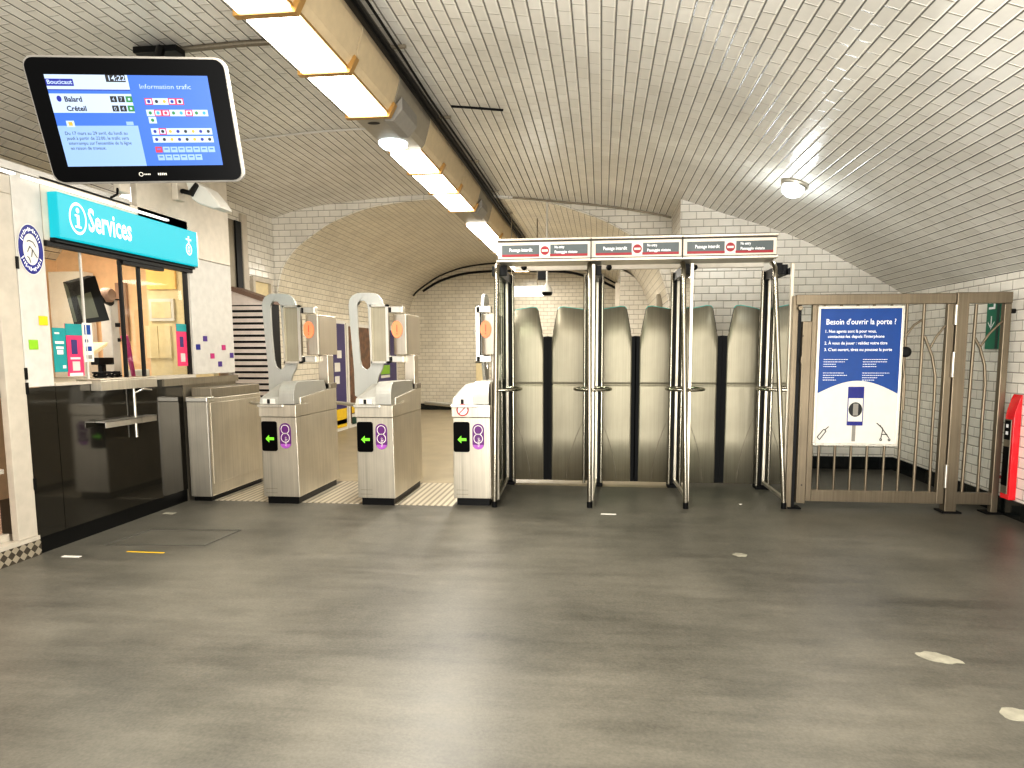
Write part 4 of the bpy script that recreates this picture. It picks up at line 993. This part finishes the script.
# door leaves
doors = [(513.5, 543.5, -1), (552, 585.5, 1), (599.5, 631, -1), (639, 668.5, 1), (688, 716, -1), (725.5, 753.5, 1)]
pair = ['first', 'second', 'third']
for k, (pa, pb, sd) in enumerate(doors):
    x0, x1 = on_y(pa, 400, YD).x, on_y(pb, 400, YD).x
    if sd < 0: x0 -= .03
    else: x1 += .03
    inner = x1 if sd < 0 else x0; outer = x0 if sd < 0 else x1; s = -sd
    W_ = abs(x1-x0)
    glint = k in (0, 4, 3)
    t = thing('gate_door', ((x0+x1)/2, YD, .02), '%s leaf of the %s tall steel exit gate from the left' % ('left' if sd < 0 else 'right', pair[k//2]), 'gate door', 'tall steel leaves of the exit gates')
    # outline: u = distance from the inner edge towards the outer one
    out = [(0, .03), (0, 1.55), (.02, 1.60), (.095, 1.835), (.11, 1.85), (.15, 1.855), (W_-.08, 1.82), (W_, 1.79), (W_, .03)]
    nU = 10
    def top(u):
        pr_ = [(0, 1.55), (.015, 1.60), (.06, 1.84), (.078, 1.862), (.12, 1.866), (W_-.05, 1.838), (W_+.01, 1.815)]
        for (a, b), (c, d_) in zip(pr_, pr_[1:]):
            if a <= u <= c: return b+(d_-b)*(u-a)/(c-a)
        return pr_[-1][1]
    us = sorted(set([0, .015, .035, .06, .078, .12]+[W_*q_/nU for q_ in range(nU+1)]))
    mb = MB(); n = len(us); zs = [.03, .5, 1.0, 1.03, 1.036, 1.048, 1.06, 1.072, 1.084, 1.09, 1.2]
    rows = []
    for zi in range(len(zs)+2):
        row = []
        for u in us:
            tz = top(u)
            z = zs[zi] if zi < len(zs) else (1.2+(tz-1.2)*(.5 if zi == len(zs) else 1.))
            bow = .010*math.sin(PI*min(1, u/W_)); cr = .016*math.exp(-((z-1.06)/.012)**2)
            row.append((inner+(-s)*u if False else inner+(outer-inner)*u/W_, YD-bow+cr, z))
        rows.append(row)
    vs = [p for r in rows for p in r]
    fs = [(j*n+i, j*n+i+1, (j+1)*n+i+1, (j+1)*n+i) for j in range(len(rows)-1) for i in range(n-1)]
    mb.add(vs, fs, True)
    o = mb.build('steel_leaf', 'door_steel', t); sol = o.modifiers.new('thick', 'SOLIDIFY'); sol.thickness = .02; sol.offset = 0
    # embossed arc near the foot
    mb = MB(); arc = [(W_*.92, .72), (W_*.80, .62), (W_*.62, .45), (W_*.48, .25), (W_*.40, .05)]
    mb.tube([(inner+(outer-inner)*u/W_, YD-.010*math.sin(PI*u/W_)-.011, z) for u, z in catmull(arc, 4)], .0035, 5)
    mb.tube([(inner+(outer-inner)*.93, YD-.010*math.sin(PI*.93)-.011, z) for z in (.05, .72)], .003, 5)
    mb.build('embossed_line', 'steel_dark', t)
    mb = MB(); yy = YD
    mb.prism([(inner, .03), (inner, 1.56), (inner+(.047 if sd < 0 else -.047), 1.565), (inner+(.047 if sd < 0 else -.047), .03)], 'y', yy-.008, yy+.012); mb.build('rubber_seal', 'black_rubber', t)
    mb = MB(); mb.tube([(inner+(outer-inner)*u/W_, YD-.010*math.sin(PI*min(1,u/W_))-.004, top(u)) for u in us[1:5]], .006, 6); mb.build('top_edging', 'black_rubber', t)
    mb = MB(); mb.tube([(inner+(outer-inner)*u/W_, YD-.010*math.sin(PI*min(1,u/W_))-.0, top(u)) for u in us[4:]], .008, 6); mb.build('glass_edge', 'teal_glint', t)  # glint of the glass top edge, put into the teal colour

# ------------------------------------------------------------------ barred fence and gate
YFN = 5.97
def fx(px, py, y=YFN): return on_y(px, py, y)
def bar(mb, pts, r, y=YFN): mb.tube([fx(px, py, y) for px, py in pts], r, 8)
# lock post pair
t = thing('lock_post', (fx(798, 505).x, YFN, 0), 'steel lock post with lock box at the left end of the fence', 'post')
a = fx(790, 300).x; b = fx(796, 300).x
mb = MB(); mb.box(fx(789.5,400).x, fx(795,400).x, YFN+.0, YFN+.06, 0, 1.88); mb.build('rear_post', 'fence_steel', t, .003)
mb = MB(); mb.box(fx(795.2,400).x, fx(798.5,400).x, YFN+.01, YFN+.05, 0.0, 1.88); mb.build('gap_cover', 'black_plastic', t)
mb = MB(); mb.box(fx(787,508).x, fx(800,508).x, YFN-.03, YFN+.09, 0, .012); mb.build('foot_plate', 'black_rubber', t)
mb = MB(); mb.box(fx(799,400).x, fx(808,400).x, YFN-.03, YFN+.05, .055, 1.66); lb = mb.build('lock_case', 'fence_steel', t, .004)
mb = MB(); p = fx(803, 360, YFN-.031); mb.prism([(p.x+q_[0], p.z+q_[1]) for q_ in rrect(.04, .075, .018)], 'y', YFN-.038, YFN-.031); o = mb.build('lock_plate', 'fence_steel', lb)
mb = MB(); p = fx(803, 336, YFN-.031); mb.disc((p.x, p.y-.001, p.z), (.006,0,0), (0,0,.006), 12); p = fx(801.5, 485, YFN-.031); mb.disc((p.x, p.y-.001, p.z), (.007,0,0), (0,0,.007), 12); mb.build('screw', 'anthracite', lb)
# gate leaf
gt = thing('barred_gate', (fx(875, 500).x, YFN, .04), 'wide barred steel gate leaf carrying the blue poster', 'gate')
zt1, zt0 = fx(870, 294).z, fx(870, 304.5).z; zb1, zb0 = fx(870, 490.5).z, fx(870, 502).z
xl, xh = fx(808.5, 400).x, fx(945.5, 400).x
mb = MB(); mb.box(fx(796,300).x, xh+.03, YFN-.02, YFN+.03, zt0, zt1); mb.build('top_rail', 'fence_steel', gt, .005)
mb = MB(); mb.box(xl+.051, xh-.036, YFN-.02, YFN+.03, zb0, zb1); mb.build('bottom_rail', 'fence_steel', gt, .003)
mb = MB(); mb.box(xl, xl+.05, YFN-.02, YFN+.03, zb0, zt0); mb.build('left_stile', 'fence_steel', gt, .005)
mb = MB(); mb.box(xh-.035, xh+.025, YFN-.02, YFN+.03, zb0, zt0); mb.build('right_stile', 'fence_steel', gt, .005)
mb = MB(); mb.lathe(fx(800.5, 308, YFN-.03), [(.018,-.01),(.022,0),(.018,.012)], 12, 'y'); mb.build('bolt', 'fence_steel', gt)
for px_b, px_t in ((817,824),(833,840),(849,855),(865,871),(882,888),(897,905)):
    a = fx(px_b, 494); mb = MB(); mb.tube([(a.x, YFN+.005, a.z), (a.x, YFN+.005, zt0)], .012, 8); mb.build('bar', 'fence_steel', gt)
mb = MB(); bar(mb, [(924.5,304),(913,494)], .014); mb.build('bar', 'fence_steel', gt)
mb = MB(); bar(mb, [(924.5,336),(927,343),(932,356),(935,375),(934.5,395),(932,430),(929,494)], .013); mb.build('curved_bar', 'fence_steel', gt)
mb = MB(); bar(mb, [(950,323),(944,327),(936,337),(930,348)], .010); mb.build('branch_bar', 'fence_steel', gt)
mb = MB(); bar(mb, [(922,320),(914,325),(908,333),(900,345)], .010); mb.build('branch_bar', 'fence_steel', gt)
mb = MB(); bar(mb, [(901,345),(903,360),(904.5,380),(903,410)], .012); mb.build('curved_bar', 'fence_steel', gt)
mb = MB(); mb.lathe(fx(905, 352, YFN-.005), [(.02,-.02),(.045,-.02),(.045,.015),(.02,.015)], 20, 'y'); mb.build('round_knob', 'anthracite', gt)
# hinge post and fixed panel
hp = thing('fixed_fence_panel', (3.1, YFN, 0), 'narrow fixed fence panel with hinge post beside the right wall', 'fence')
x0 = fx(949.5, 400).x; x1 = fx(961.5, 400).x
mb = MB(); mb.box(x0+.0, x1, YFN-.03, YFN+.06, 0, zt1); mb.build('hinge_post', 'fence_steel', hp, .005)
for z_ in ((325, 305), (377, 352)):
    za, zb_ = fx(955, z_[0]).z, fx(955, z_[1]).z
    mb = MB(); mb.tube([(x0-.008, YFN-.035, za), (x0-.008, YFN-.035, zb_)], .014, 10); mb.build('hinge', 'steel_light', hp)
mb = MB(); za, zb_ = fx(947, 487).z, fx(947, 464).z; mb.tube([(x0-.008, YFN-.035, za), (x0-.008, YFN-.035, zb_)], .014, 10); mb.build('hinge', 'steel_light', hp)
xe = fx(1000, 400).x
mb = MB(); mb.box(x0+.0, xe+.035, YFN-.02, YFN+.03, zt0, zt1+.005); mb.build('top_rail', 'fence_steel', hp, .005)
mb = MB(); mb.box(x1, xe, YFN-.02, YFN+.03, zb0, zb1); mb.build('bottom_rail', 'fence_steel', hp, .005)
mb = MB(); mb.box(xe-.025, xe+.03, YFN-.022, YFN+.032, 0, zt0-.001); mb.build('end_post', 'fence_steel', hp, .005)
mb = MB(); mb.box(x0-.03, x1+.03, YFN-.06, YFN+.09, 0, .012); mb.box(xe-.08, xe+.06, YFN-.06, YFN+.08, 0, .012); mb.build('foot_plate', 'black_rubber', hp)
mb = MB(); bar(mb, [(976.5,304),(961.5,492)], .014); mb.build('bar', 'fence_steel', hp)
mb = MB(); bar(mb, [(974.5,338),(980,348),(984.5,365),(985,385),(982,420),(977.5,492)], .013); mb.build('curved_bar', 'fence_steel', hp)
mb = MB(); bar(mb, [(1006,319.5),(999,324),(989,334),(980,347)], .010); mb.build('branch_bar', 'fence_steel', hp)
mb = MB(); p = fx(1006, 311); mb.tube([(p.x, YFN+.01, p.z), (XR, YFN+.01, p.z)], .02, 8); mb.build('wall_bracket', 'anthracite', hp)

# poster on the gate
YPS = 5.925
c1, c2, c3, c4_ = [on_y(px, py, YPS) for px, py in ((818,306.5),(904.5,305.5),(897.5,445),(812.5,446.5))]
x0, x1 = (c1.x+c4_.x)/2, (c2.x+c3.x)/2; z1, z0 = (c1.z+c2.z)/2, (c3.z+c4_.z)/2
ps = thing('poster', ((x0+x1)/2, YPS, z0), 'blue and white framed poster reading Besoin d\'ouvrir la porte', 'poster')
mb = MB()
for a, b, c, d_ in ((x0,x1,z0,z0+.022),(x0,x1,z1-.022,z1),(x0,x0+.022,z0+.022,z1-.022),(x1-.022,x1,z0+.022,z1-.022)): mb.box(a, b, YPS-.012, YPS+.02, c, d_)
mb.build('frame', 'steel_light', ps, .002)
mb = MB(); mb.box(x0+.02, x1-.02, YPS-.004, YPS+.018, z0+.02, z1-.02); sh = mb.build('sheet', 'paper', ps)
ix0, ix1, iz0, iz1 = x0+.022, x1-.022, z0+.022, z1-.022; PW, PH = ix1-ix0, iz1-iz0; yp = YPS-.0055
pts = [(ix0, iz1), (ix0, iz0+PH*.385)]
for k in range(17):
    u = k/16; pts.append((ix0+PW*u, iz0+PH*(.375+.095*math.sin(PI*u))))
pts += [(ix1, iz1)]
mb = MB(); mb.add([(a, yp, b) for a, b in pts], [tuple(range(len(pts)))]); mb.build('blue_field', 'mid_blue', sh)
def ptext(body, u, v, size, wid, mat='white_ink', bold=.0):
    tm = text_mb(body, size, (ix0+PW*u, yp-.001, iz1-PH*v), (1,0,0), (0,0,1), bold=bold); w_ = max(p_.x for p_ in tm.v)-min(p_.x for p_ in tm.v); xx = ix0+PW*u
    for p_ in tm.v: p_.x = xx+(p_.x-xx)*wid*PW/w_
    tm.build('lettering', mat, sh)
ptext('Besoin d\'ouvrir la porte ?', .07, .115, .068, .86, bold=.0006)
ptext('1. Nos agents sont là pour vous,', .06, .175, .036, .63, bold=.0006); ptext('contactez-les depuis l\'interphone', .10, .213, .036, .70, bold=.0006)
ptext('2. À vous de jouer : validez votre titre', .06, .262, .036, .78, bold=.0006); ptext('3. C\'est ouvert, tirez ou poussez la porte', .06, .310, .036, .84, bold=.0006)
mb = MB()
random.seed(7)
for u0_, v0_, n_ in ((.06,.375,4),(.55,.375,4),(.06,.475,4),(.55,.475,4)):
    for j in range(n_):
        wl = (.30 if j < 2 else .16)*random.uniform(.85, 1.1); u = u0_
        while u < u0_+wl:
            dw = random.uniform(.012, .03); z_ = iz1-PH*(v0_+j*.0175)
            mb.quad((ix0+PW*u, yp-.001, z_), (ix0+PW*(u+dw), yp-.001, z_), (ix0+PW*(u+dw), yp-.001, z_+.005), (ix0+PW*u, yp-.001, z_+.005)); u += dw+.006
mb.build('small_print', 'white_ink', sh)
# intercom drawing
def pq(u0_, v0_, u1_, v1_, mat, name, lay=1):
    mb = MB(); y_ = yp-.0008*lay; mb.quad((ix0+PW*u0_, y_, iz1-PH*v1_), (ix0+PW*u1_, y_, iz1-PH*v1_), (ix0+PW*u1_, y_, iz1-PH*v0_), (ix0+PW*u0_, y_, iz1-PH*v0_)); return mb.build(name, mat, sh)
pq(.455, .86, .50, .985, 'mid_grey', 'drawn_post', 1)
pq(.385, .575, .585, .865, 'dark_blue', 'drawn_intercom', 2)
pq(.395, .66, .575, .835, 'paper', 'drawn_intercom_face', 3)
mb = MB(); ccx, ccz = ix0+PW*.485, iz1-PH*.745; mb.disc((ccx, yp-.0034, ccz), (PW*.085,0,0), (0,0,PW*.095), 28); mb.build('drawn_speaker', 'black_ink', sh)
pq(.455, .70, .52, .79, 'mid_grey', 'drawn_grille', 5)
mb = MB()
def pstroke(pts, w=.0035):
    for (a, b), (c, d_) in zip(pts, pts[1:]):
        A = Vector((ix0+PW*a, yp-.002, iz1-PH*b)); B = Vector((ix0+PW*c, yp-.002, iz1-PH*d_)); t_ = (B-A).normalized(); n_ = Vector((-t_.z, 0, t_.x))*w
        mb.quad(A-n_, B-n_, B+n_, A+n_)
pstroke([(.02,.955),(.10,.895),(.13,.91),(.05,.975),(.02,.955)]); pstroke([(.115,.90),(.16,.875)])      # suitcase
mb.build('drawn_suitcase', 'black_ink', sh); mb = MB()
pstroke([(.80,.86),(.92,.955)]); pstroke([(.84,.89),(.82,.965)]); pstroke([(.83,.93),(.90,.93)]); pstroke([(.76,.845),(.84,.885)])
for u in (.82, .925):
    pstroke([(u+.012*math.cos(a), .97+.008*math.sin(a)) for a in [k*PI/4 for k in range(9)]])
mb.build('drawn_pushchair', 'black_ink', sh)

# ------------------------------------------------------------------ right wall: exit sign and red call post
p = on_x(990, 300, XR-.06); p2 = on_x(987, 349, XR-.06)
ys = 6.1
t = thing('exit_sign', (XR-.05, 6.2, 1.3), 'green exit sign with white arrow on the right wall behind the fence', 'sign')
sg_y = on_x(987, 325, XR-.045).y
sx0, sx1 = XR-.10, XR-.0
A_ = on_y(988, 320, 6.12); B_ = on_y(997, 320, 6.12)
ya = 6.10
zt_, zb_ = on_y(992, 293, ya).z, on_y(990, 349, ya).z
xa, xb = on_y(987, 325, ya).x, on_y(997.5, 325, ya).x
xb = min(xb, XR+.0); xa = xb-.10
yfar = 6.12
mb = MB(); mb.box(XR-.022, XR-.001, on_x(999, 325, XR-.022).y, on_x(986, 325, XR-.022).y, zb_, zt_); mb.build('sign_board', 'exit_green', t, .002)
yy0, yy1 = on_x(999, 325, XR-.022).y, on_x(986, 325, XR-.022).y; xx = XR-.0235
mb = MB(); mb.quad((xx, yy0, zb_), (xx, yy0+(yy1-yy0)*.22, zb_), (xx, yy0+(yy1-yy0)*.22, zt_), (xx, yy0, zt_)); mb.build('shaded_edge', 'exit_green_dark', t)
ym = yy0+(yy1-yy0)*.6; zm = on_x(990, 323, xx).z
mb = MB(); w_ = (yy1-yy0)*.25
mb.quad((xx,ym-.008,zm-.05),(xx,ym+.008,zm-.05),(xx,ym+.008,zm+.06),(xx,ym-.008,zm+.06))
mb.add([(xx,ym-w_,zm-.0),(xx,ym-w_,zm+.016),(xx,ym,zm-.04),(xx,ym+w_,zm+.016),(xx,ym+w_,zm),(xx,ym,zm-.06)], [(0,1,2,5),(2,3,4,5)]); mb.build('arrow', 'white_ink', t)
mb = MB(); zz = on_x(990, 305, xx).z
mb.quad((xx,ym-w_,zz-.04),(xx,ym+w_,zz-.04),(xx,ym+w_,zz-.02),(xx,ym-w_,zz-.02)); mb.quad((xx,ym-w_,zz+.01),(xx,ym+w_,zz+.01),(xx,ym+w_,zz+.05),(xx,ym-w_,zz+.05)); mb.quad((xx,ym-w_,zz-.02),(xx,ym-w_*.4,zz-.02),(xx,ym-w_*.4,zz+.03),(xx,ym-w_,zz+.03)); mb.build('symbol', 'white_ink', t)

t = thing('emergency_call_post', (XR-.04, 5.82, .165), 'red wall-mounted emergency call post with black panel on the right wall', 'call post')
mb = MB(); mb.prism([(XR+.0, .155), (XR-.055, .155), (XR-.055, .85), (XR-.048, .90), (XR-.02, 1.0), (XR-.005, 1.035), (XR, 1.04)], 'y', 5.79, 5.91); mb.build('casing', 'red_paint', t, .01)
mb = MB(); mb.box(XR-.061, XR-.053, 5.815, 5.90, .20, .83); o = mb.build('front_panel', 'steel_dark', t, .002)
mb = MB(); mb.box(XR-.064, XR-.060, 5.82, 5.895, .66, .82); mb.build('label_panel', 'black_gloss', o); mb = MB(); mb.box(XR-.064, XR-.060, 5.82, 5.895, .27, .60); mb.build('black_panel', 'black_gloss', o)
mb = MB()
for z_ in (.70, .76): mb.quad((XR-.065,5.84,z_),(XR-.065,5.875,z_),(XR-.065,5.875,z_+.03),(XR-.065,5.84,z_+.03))
mb.build('lettering', 'white_ink', o)
mb = MB(); mb.tube([(XR-.03, 5.91, .32), (XR-.03, 5.99, .32)], .014, 8); mb.build('side_pipe', 'sign_red', t)

# ------------------------------------------------------------------ far passage things
YLV = 7.7
t = thing('louvered_cabinet', (-4.2, YLV+.1, 0), 'tall pale louvred cabinet with sloping brown top behind the left turnstile', 'cabinet')
lx0, lx1 = -4.55, on_y(268.5, 340, YLV).x
za, zb_ = on_y(232, 292, YLV).z, on_y(264, 299, YLV).z
mb = MB(); mb.prism([(lx0, 0), (lx1, 0), (lx1, zb_-.04), (lx0, za+.03)], 'y', YLV+.03, YLV+.3); mb.build('casing', 'anthracite', t)
mb = MB(); mb.prism([(lx0, on_y(240,305,YLV).z), (lx1, on_y(240,305,YLV).z), (lx1, zb_-.05), (lx0, za+.02)], 'y', YLV+.0, YLV+.03); mb.build('top_panel', 'louver_white', t)
mb = MB(); mb.prism([(lx0, za+.02), (lx1+.02, zb_-.055), (lx1+.02, zb_-.0), (lx0, za+.075)], 'y', YLV-.02, YLV+.3); mb.build('sloping_top', 'brown_trim', t)
zz = on_y(240, 305, YLV).z-.0; k = 0
while zz > .12:
    mb = MB(); mb.prism([(YLV-.0, zz-.055), (YLV+.02, zz-.015), (YLV+.03, zz-.015), (YLV+.01, zz-.055)], 'x', lx0, lx1); mb.v = [Vector((v.x, v.y-.0, v.z)) for v in mb.v]
    mb.box(lx0, lx1, YLV-.004, YLV+.004, zz-.062, zz-.015); mb.build('slat', 'louver_white', t); zz -= .075; k += 1

def panel(px0, px1, y0_, ztop, mat, label, blocks=()):
    X_ = -4.675
    a = on_x(px0, 380, X_+.05).y; b = on_x(px1, 380, X_+.05).y
    t = thing('wall_poster', (X_+.04, (a+b)/2, 0), label, 'poster', 'posters standing along the passage wall')
    mb = MB(); mb.box(X_, X_+.05, a, b, .0, ztop); mb.build('frame', 'paper', t)
    f_ = .07*(b-a); mb = MB(); mb.box(X_+.05, X_+.055, a+f_, b-f_, .08, ztop-.06); mb.build('sheet', mat, t)
    for u0_, u1_, v0_, v1_, m_ in blocks:
        mb = MB(); mb.box(X_+.056, X_+.06, a+(b-a)*u0_, a+(b-a)*u1_, ztop*(1-v1_), ztop*(1-v0_)); mb.build('printed_block', m_, t)
panel(329, 347, 0, on_x(338, 320, -4.6).z, 'navy', 'navy poster panel with white labels seen between the left and middle turnstiles', ((.45,.7,.27,.34,'paper'),(.3,.6,.38,.46,'paper'),(.3,.55,.5,.57,'paper'),(.05,.9,.8,.97,'yellow_square'),(.05,.9,.90,.94,'paper')))
panel(348, 372, 0, on_x(358, 324, -4.6).z, 'brown_photo', 'poster with a brown photograph behind the middle turnstile paddle', ((.1,.9,.78,.86,'yellow_square'),(.1,.9,.87,.9,'paper'),(.1,.9,.9,.97,'exit_green_dark')))
panel(376, 398, 0, on_x(386, 327, -4.6).z, 'navy', 'navy poster panel seen behind the middle turnstile head', ((.2,.6,.42,.52,'green_square'),(.2,.6,.53,.56,'paper')))
# lit box sign and horn loudspeaker in the passage
YS = 10.2; a, b = on_y(505, 286.5, YS), on_y(543.5, 295.5, YS)
t = thing('lit_sign', ((a.x+b.x)/2, YS, b.z), 'blank white lit sign box hanging in the passage above the first gate', 'sign')
mb = MB(); mb.box(a.x, b.x, YS, YS+.08, b.z, a.z); mb.build('light_box', 'lamp_far', t)
mb = MB(); mb.tube([(a.x+.1, YS+.04, a.z), (a.x+.1, YS+.04, 3.45)], .01, 6); mb.tube([(b.x-.1, YS+.04, a.z), (b.x-.1, YS+.04, 3.44)], .01, 6); mb.build('hanger', 'steel_dark', t)
YH = 9.0; p = on_y(547, 290, YH)
t = thing('horn_loudspeaker', p, 'white horn loudspeaker with black mouth hanging on a rod over the first gate', 'loudspeaker')
zt_ = vault_z(p.x)
mb = MB(); mb.lathe((p.x, YH, p.z), [(.075,-.03),(.07,.02),(.035,.06),(.02,.09)], 18); mb.build('horn', 'paper', t)
mb = MB(); mb.lathe((p.x, YH, p.z-.075), [(.05,0),(.068,.01),(.074,.045)], 18); mb.build('mouth', 'black_plastic', t)
mb = MB(); mb.tube([(p.x, YH, p.z+.08), (p.x, YH, zt_)], .014, 8); mb.build('rod', 'paper', t)
p = on_y(532, 280, 11); 
mb = MB(); mb.box(on_y(537,271,11).x, on_y(546,271,11).x, 10.95, 11.1, on_y(540,280,11).z, on_y(540,270,11).z); tag(mb.build('dark_box', 'black_plastic', bevel=.01), 'dark equipment box under the passage vault beside the loudspeaker rod', 'box')
a, b = on_y(657, 294, 10), on_y(664.5, 294, 10)
mb = MB(); mb.box(a.x, b.x, 10, 10.12, 0, a.z); tag(mb.build('steel_post', 'steel_dark', bevel=.01), 'grey steel post standing behind the second exit gate', 'post')
a, b = on_y(615, 307, 11.5), on_y(620, 283, 11.5)
mb = MB(); mb.box(a.x, b.x, 11.5, 11.6, 0, b.z); tag(mb.build('cream_pillar', 'cream_panel'), 'narrow cream upright seen above the second exit gate', 'pillar')
mb = MB(); p = on_y(476, 332, YE-.02); mb.box(p.x-.06, p.x+.2, YE-.03, YE-.016, p.z-.06, p.z+.08); o = mb.build('arrow_plate', 'paper'); tag(o, 'small white arrow plate on the passage end wall', 'sign')
q_ = MB(); q_.add([(p.x-.02,YE-.032,p.z+.02),(p.x+.04,YE-.032,p.z+.07),(p.x+.04,YE-.032,p.z+.035),(p.x+.12,YE-.032,p.z+.035),(p.x+.12,YE-.032,p.z+.005),(p.x+.04,YE-.032,p.z+.005),(p.x+.04,YE-.032,p.z-.03)], [tuple(range(7))]); q_.build('arrow', 'black_ink', o)
mb = MB(); mb.box(on_y(476,335,YE).x, on_y(484,335,YE).x, YE-.025, YE-.001, .16, on_y(478,336,YE).z); struct('trim_4', mb, 'room_cream')

# ------------------------------------------------------------------ floor details
p = [on_floor(*q_, .002) for q_ in ((105,545),(205,545.5),(241,530),(152,529.5))]
mb = MB()
for a, b in zip(p, p[1:]+p[:1]): mb.tube([a, b], .005, 4)
t_ = mb.build('floor_hatch', 'hatch_line'); tag(t_, 'outline of a rectangular hatch set in the floor before the booth', 'hatch')
mb = MB(); a, b = on_floor(127, 551.5, .001), on_floor(168, 551, .001); mb.box(a.x, b.x, a.y-.008, a.y+.008, 0, .002); tag(mb.build('paint_line', 'yellow_square'), 'short faded yellow paint line on the floor near the booth', 'paint mark')
mb = MB(); a = on_floor(72, 556.5, .002); mb.box(a.x-.07, a.x+.06, a.y-.015, a.y+.015, 0, .004); tag(mb.build('paper_scrap', 'paper'), 'white paper strip lying on the floor at the booth foot', 'litter')
mb = MB(); a = on_floor(608.5, 514, .002); mb.box(a.x-.065, a.x+.065, a.y-.016, a.y+.016, 0, .003); tag(mb.build('paper_scrap', 'paper'), 'small white ticket on the floor in front of the second gate divider', 'litter')
mb = MB(); a = on_floor(740.5, 504, .002); mb.box(a.x-.012, a.x+.012, a.y-.012, a.y+.012, 0, .003); tag(mb.build('paper_scrap', 'paper'), 'tiny white crumb of paper before the third exit gate', 'litter')
mb = MB(); a = on_floor(170, 513, .002); mb.box(a.x-.05, a.x+.05, a.y-.03, a.y+.02, 0, .003); tag(mb.build('paper_scrap', 'concrete_patch'), 'pale scrap on the floor by the counter kick board', 'litter')
def blob(px, py, rx_, ry_, label, rot=0.):
    c = on_floor(px, py, 0); pts = []
    for k in range(22):
        an = 2*PI*k/22; r_ = 1+random.uniform(-.16, .16); x_, y_ = rx_*r_*math.cos(an), ry_*r_*math.sin(an)
        pts.append((c.x+x_*math.cos(rot)-y_*math.sin(rot), c.y+x_*math.sin(rot)+y_*math.cos(rot)))
    mb = MB(); mb.prism(pts, 'z', .0, .002); tag(mb.build('floor_patch', 'concrete_patch'), label, 'floor patch')
blob(939, 658, .085, .05, 'pale worn patch in the floor at the lower right', -.5)
blob(1018, 715, .07, .045, 'rough pale patch at the right edge of the floor')
blob(740, 555, .045, .04, 'small pale spot on the floor before the third gate')

# ------------------------------------------------------------------ light
def area(name, loc, sx, sy, power, col=(1,.965,.91), rot=(0,0,0)):
    l = bpy.data.lights.new(name, 'AREA'); l.shape = 'RECTANGLE'; l.size = sx; l.size_y = sy; l.energy = power; l.color = col
    o = bpy.data.objects.new(name, l); COL.objects.link(o); o.location = loc; o.rotation_euler = rot; return o
for i, (a, b) in enumerate(spans+far):
    area('rail_light', (-1.76, (a+b)/2, ZL-.05), .28, b-a-.1, (26 if i < 8 else 30))
# two unseen fill lights added overhead to brighten the right side
for x_, y_ in ((1.2, .6), (1.2, 3.0)):
    area('hall_fill', (x_, y_, 2.98), .3, 1.2, 34, (1,.98,.95))
l = bpy.data.lights.new('bulkhead_light', 'POINT'); l.energy = 8; l.color = (.88,.95,1); l.shadow_soft_size = .1
o = bpy.data.objects.new('bulkhead_light', l); COL.objects.link(o); o.location = LP+nrm*.24
area('booth_light', (-4.7, 5.1, 2.5), .6, 1.2, 30, (1,.92,.8))
area('passage_light', (-1.2, 13.9, 3.1), 1.2, 1.2, 14, (1,.95,.85))
area('passage_light', (.1, 10.6, 2.6), .5, .8, 9, (1,.96,.88))
# added fill lights standing in for the hall behind the camera
area('hall_fill', (.4, -1.6, 1.9), 5.0, 2.6, 120, (1,.97,.92), (math.radians(96), 0, 0))
area('hall_fill', (.6, -1.0, .35), 4.5, 1.6, 330, (1,.98,.95), (math.radians(152), 0, 0))

w = bpy.data.worlds.new('world'); S.world = w; w.use_nodes = True
w.node_tree.nodes['Background'].inputs['Color'].default_value = (1., .97, .93, 1); w.node_tree.nodes['Background'].inputs['Strength'].default_value = 1.4
S.view_settings.view_transform = 'Standard'
S.view_settings.exposure = .32
S.view_settings.gamma = .84
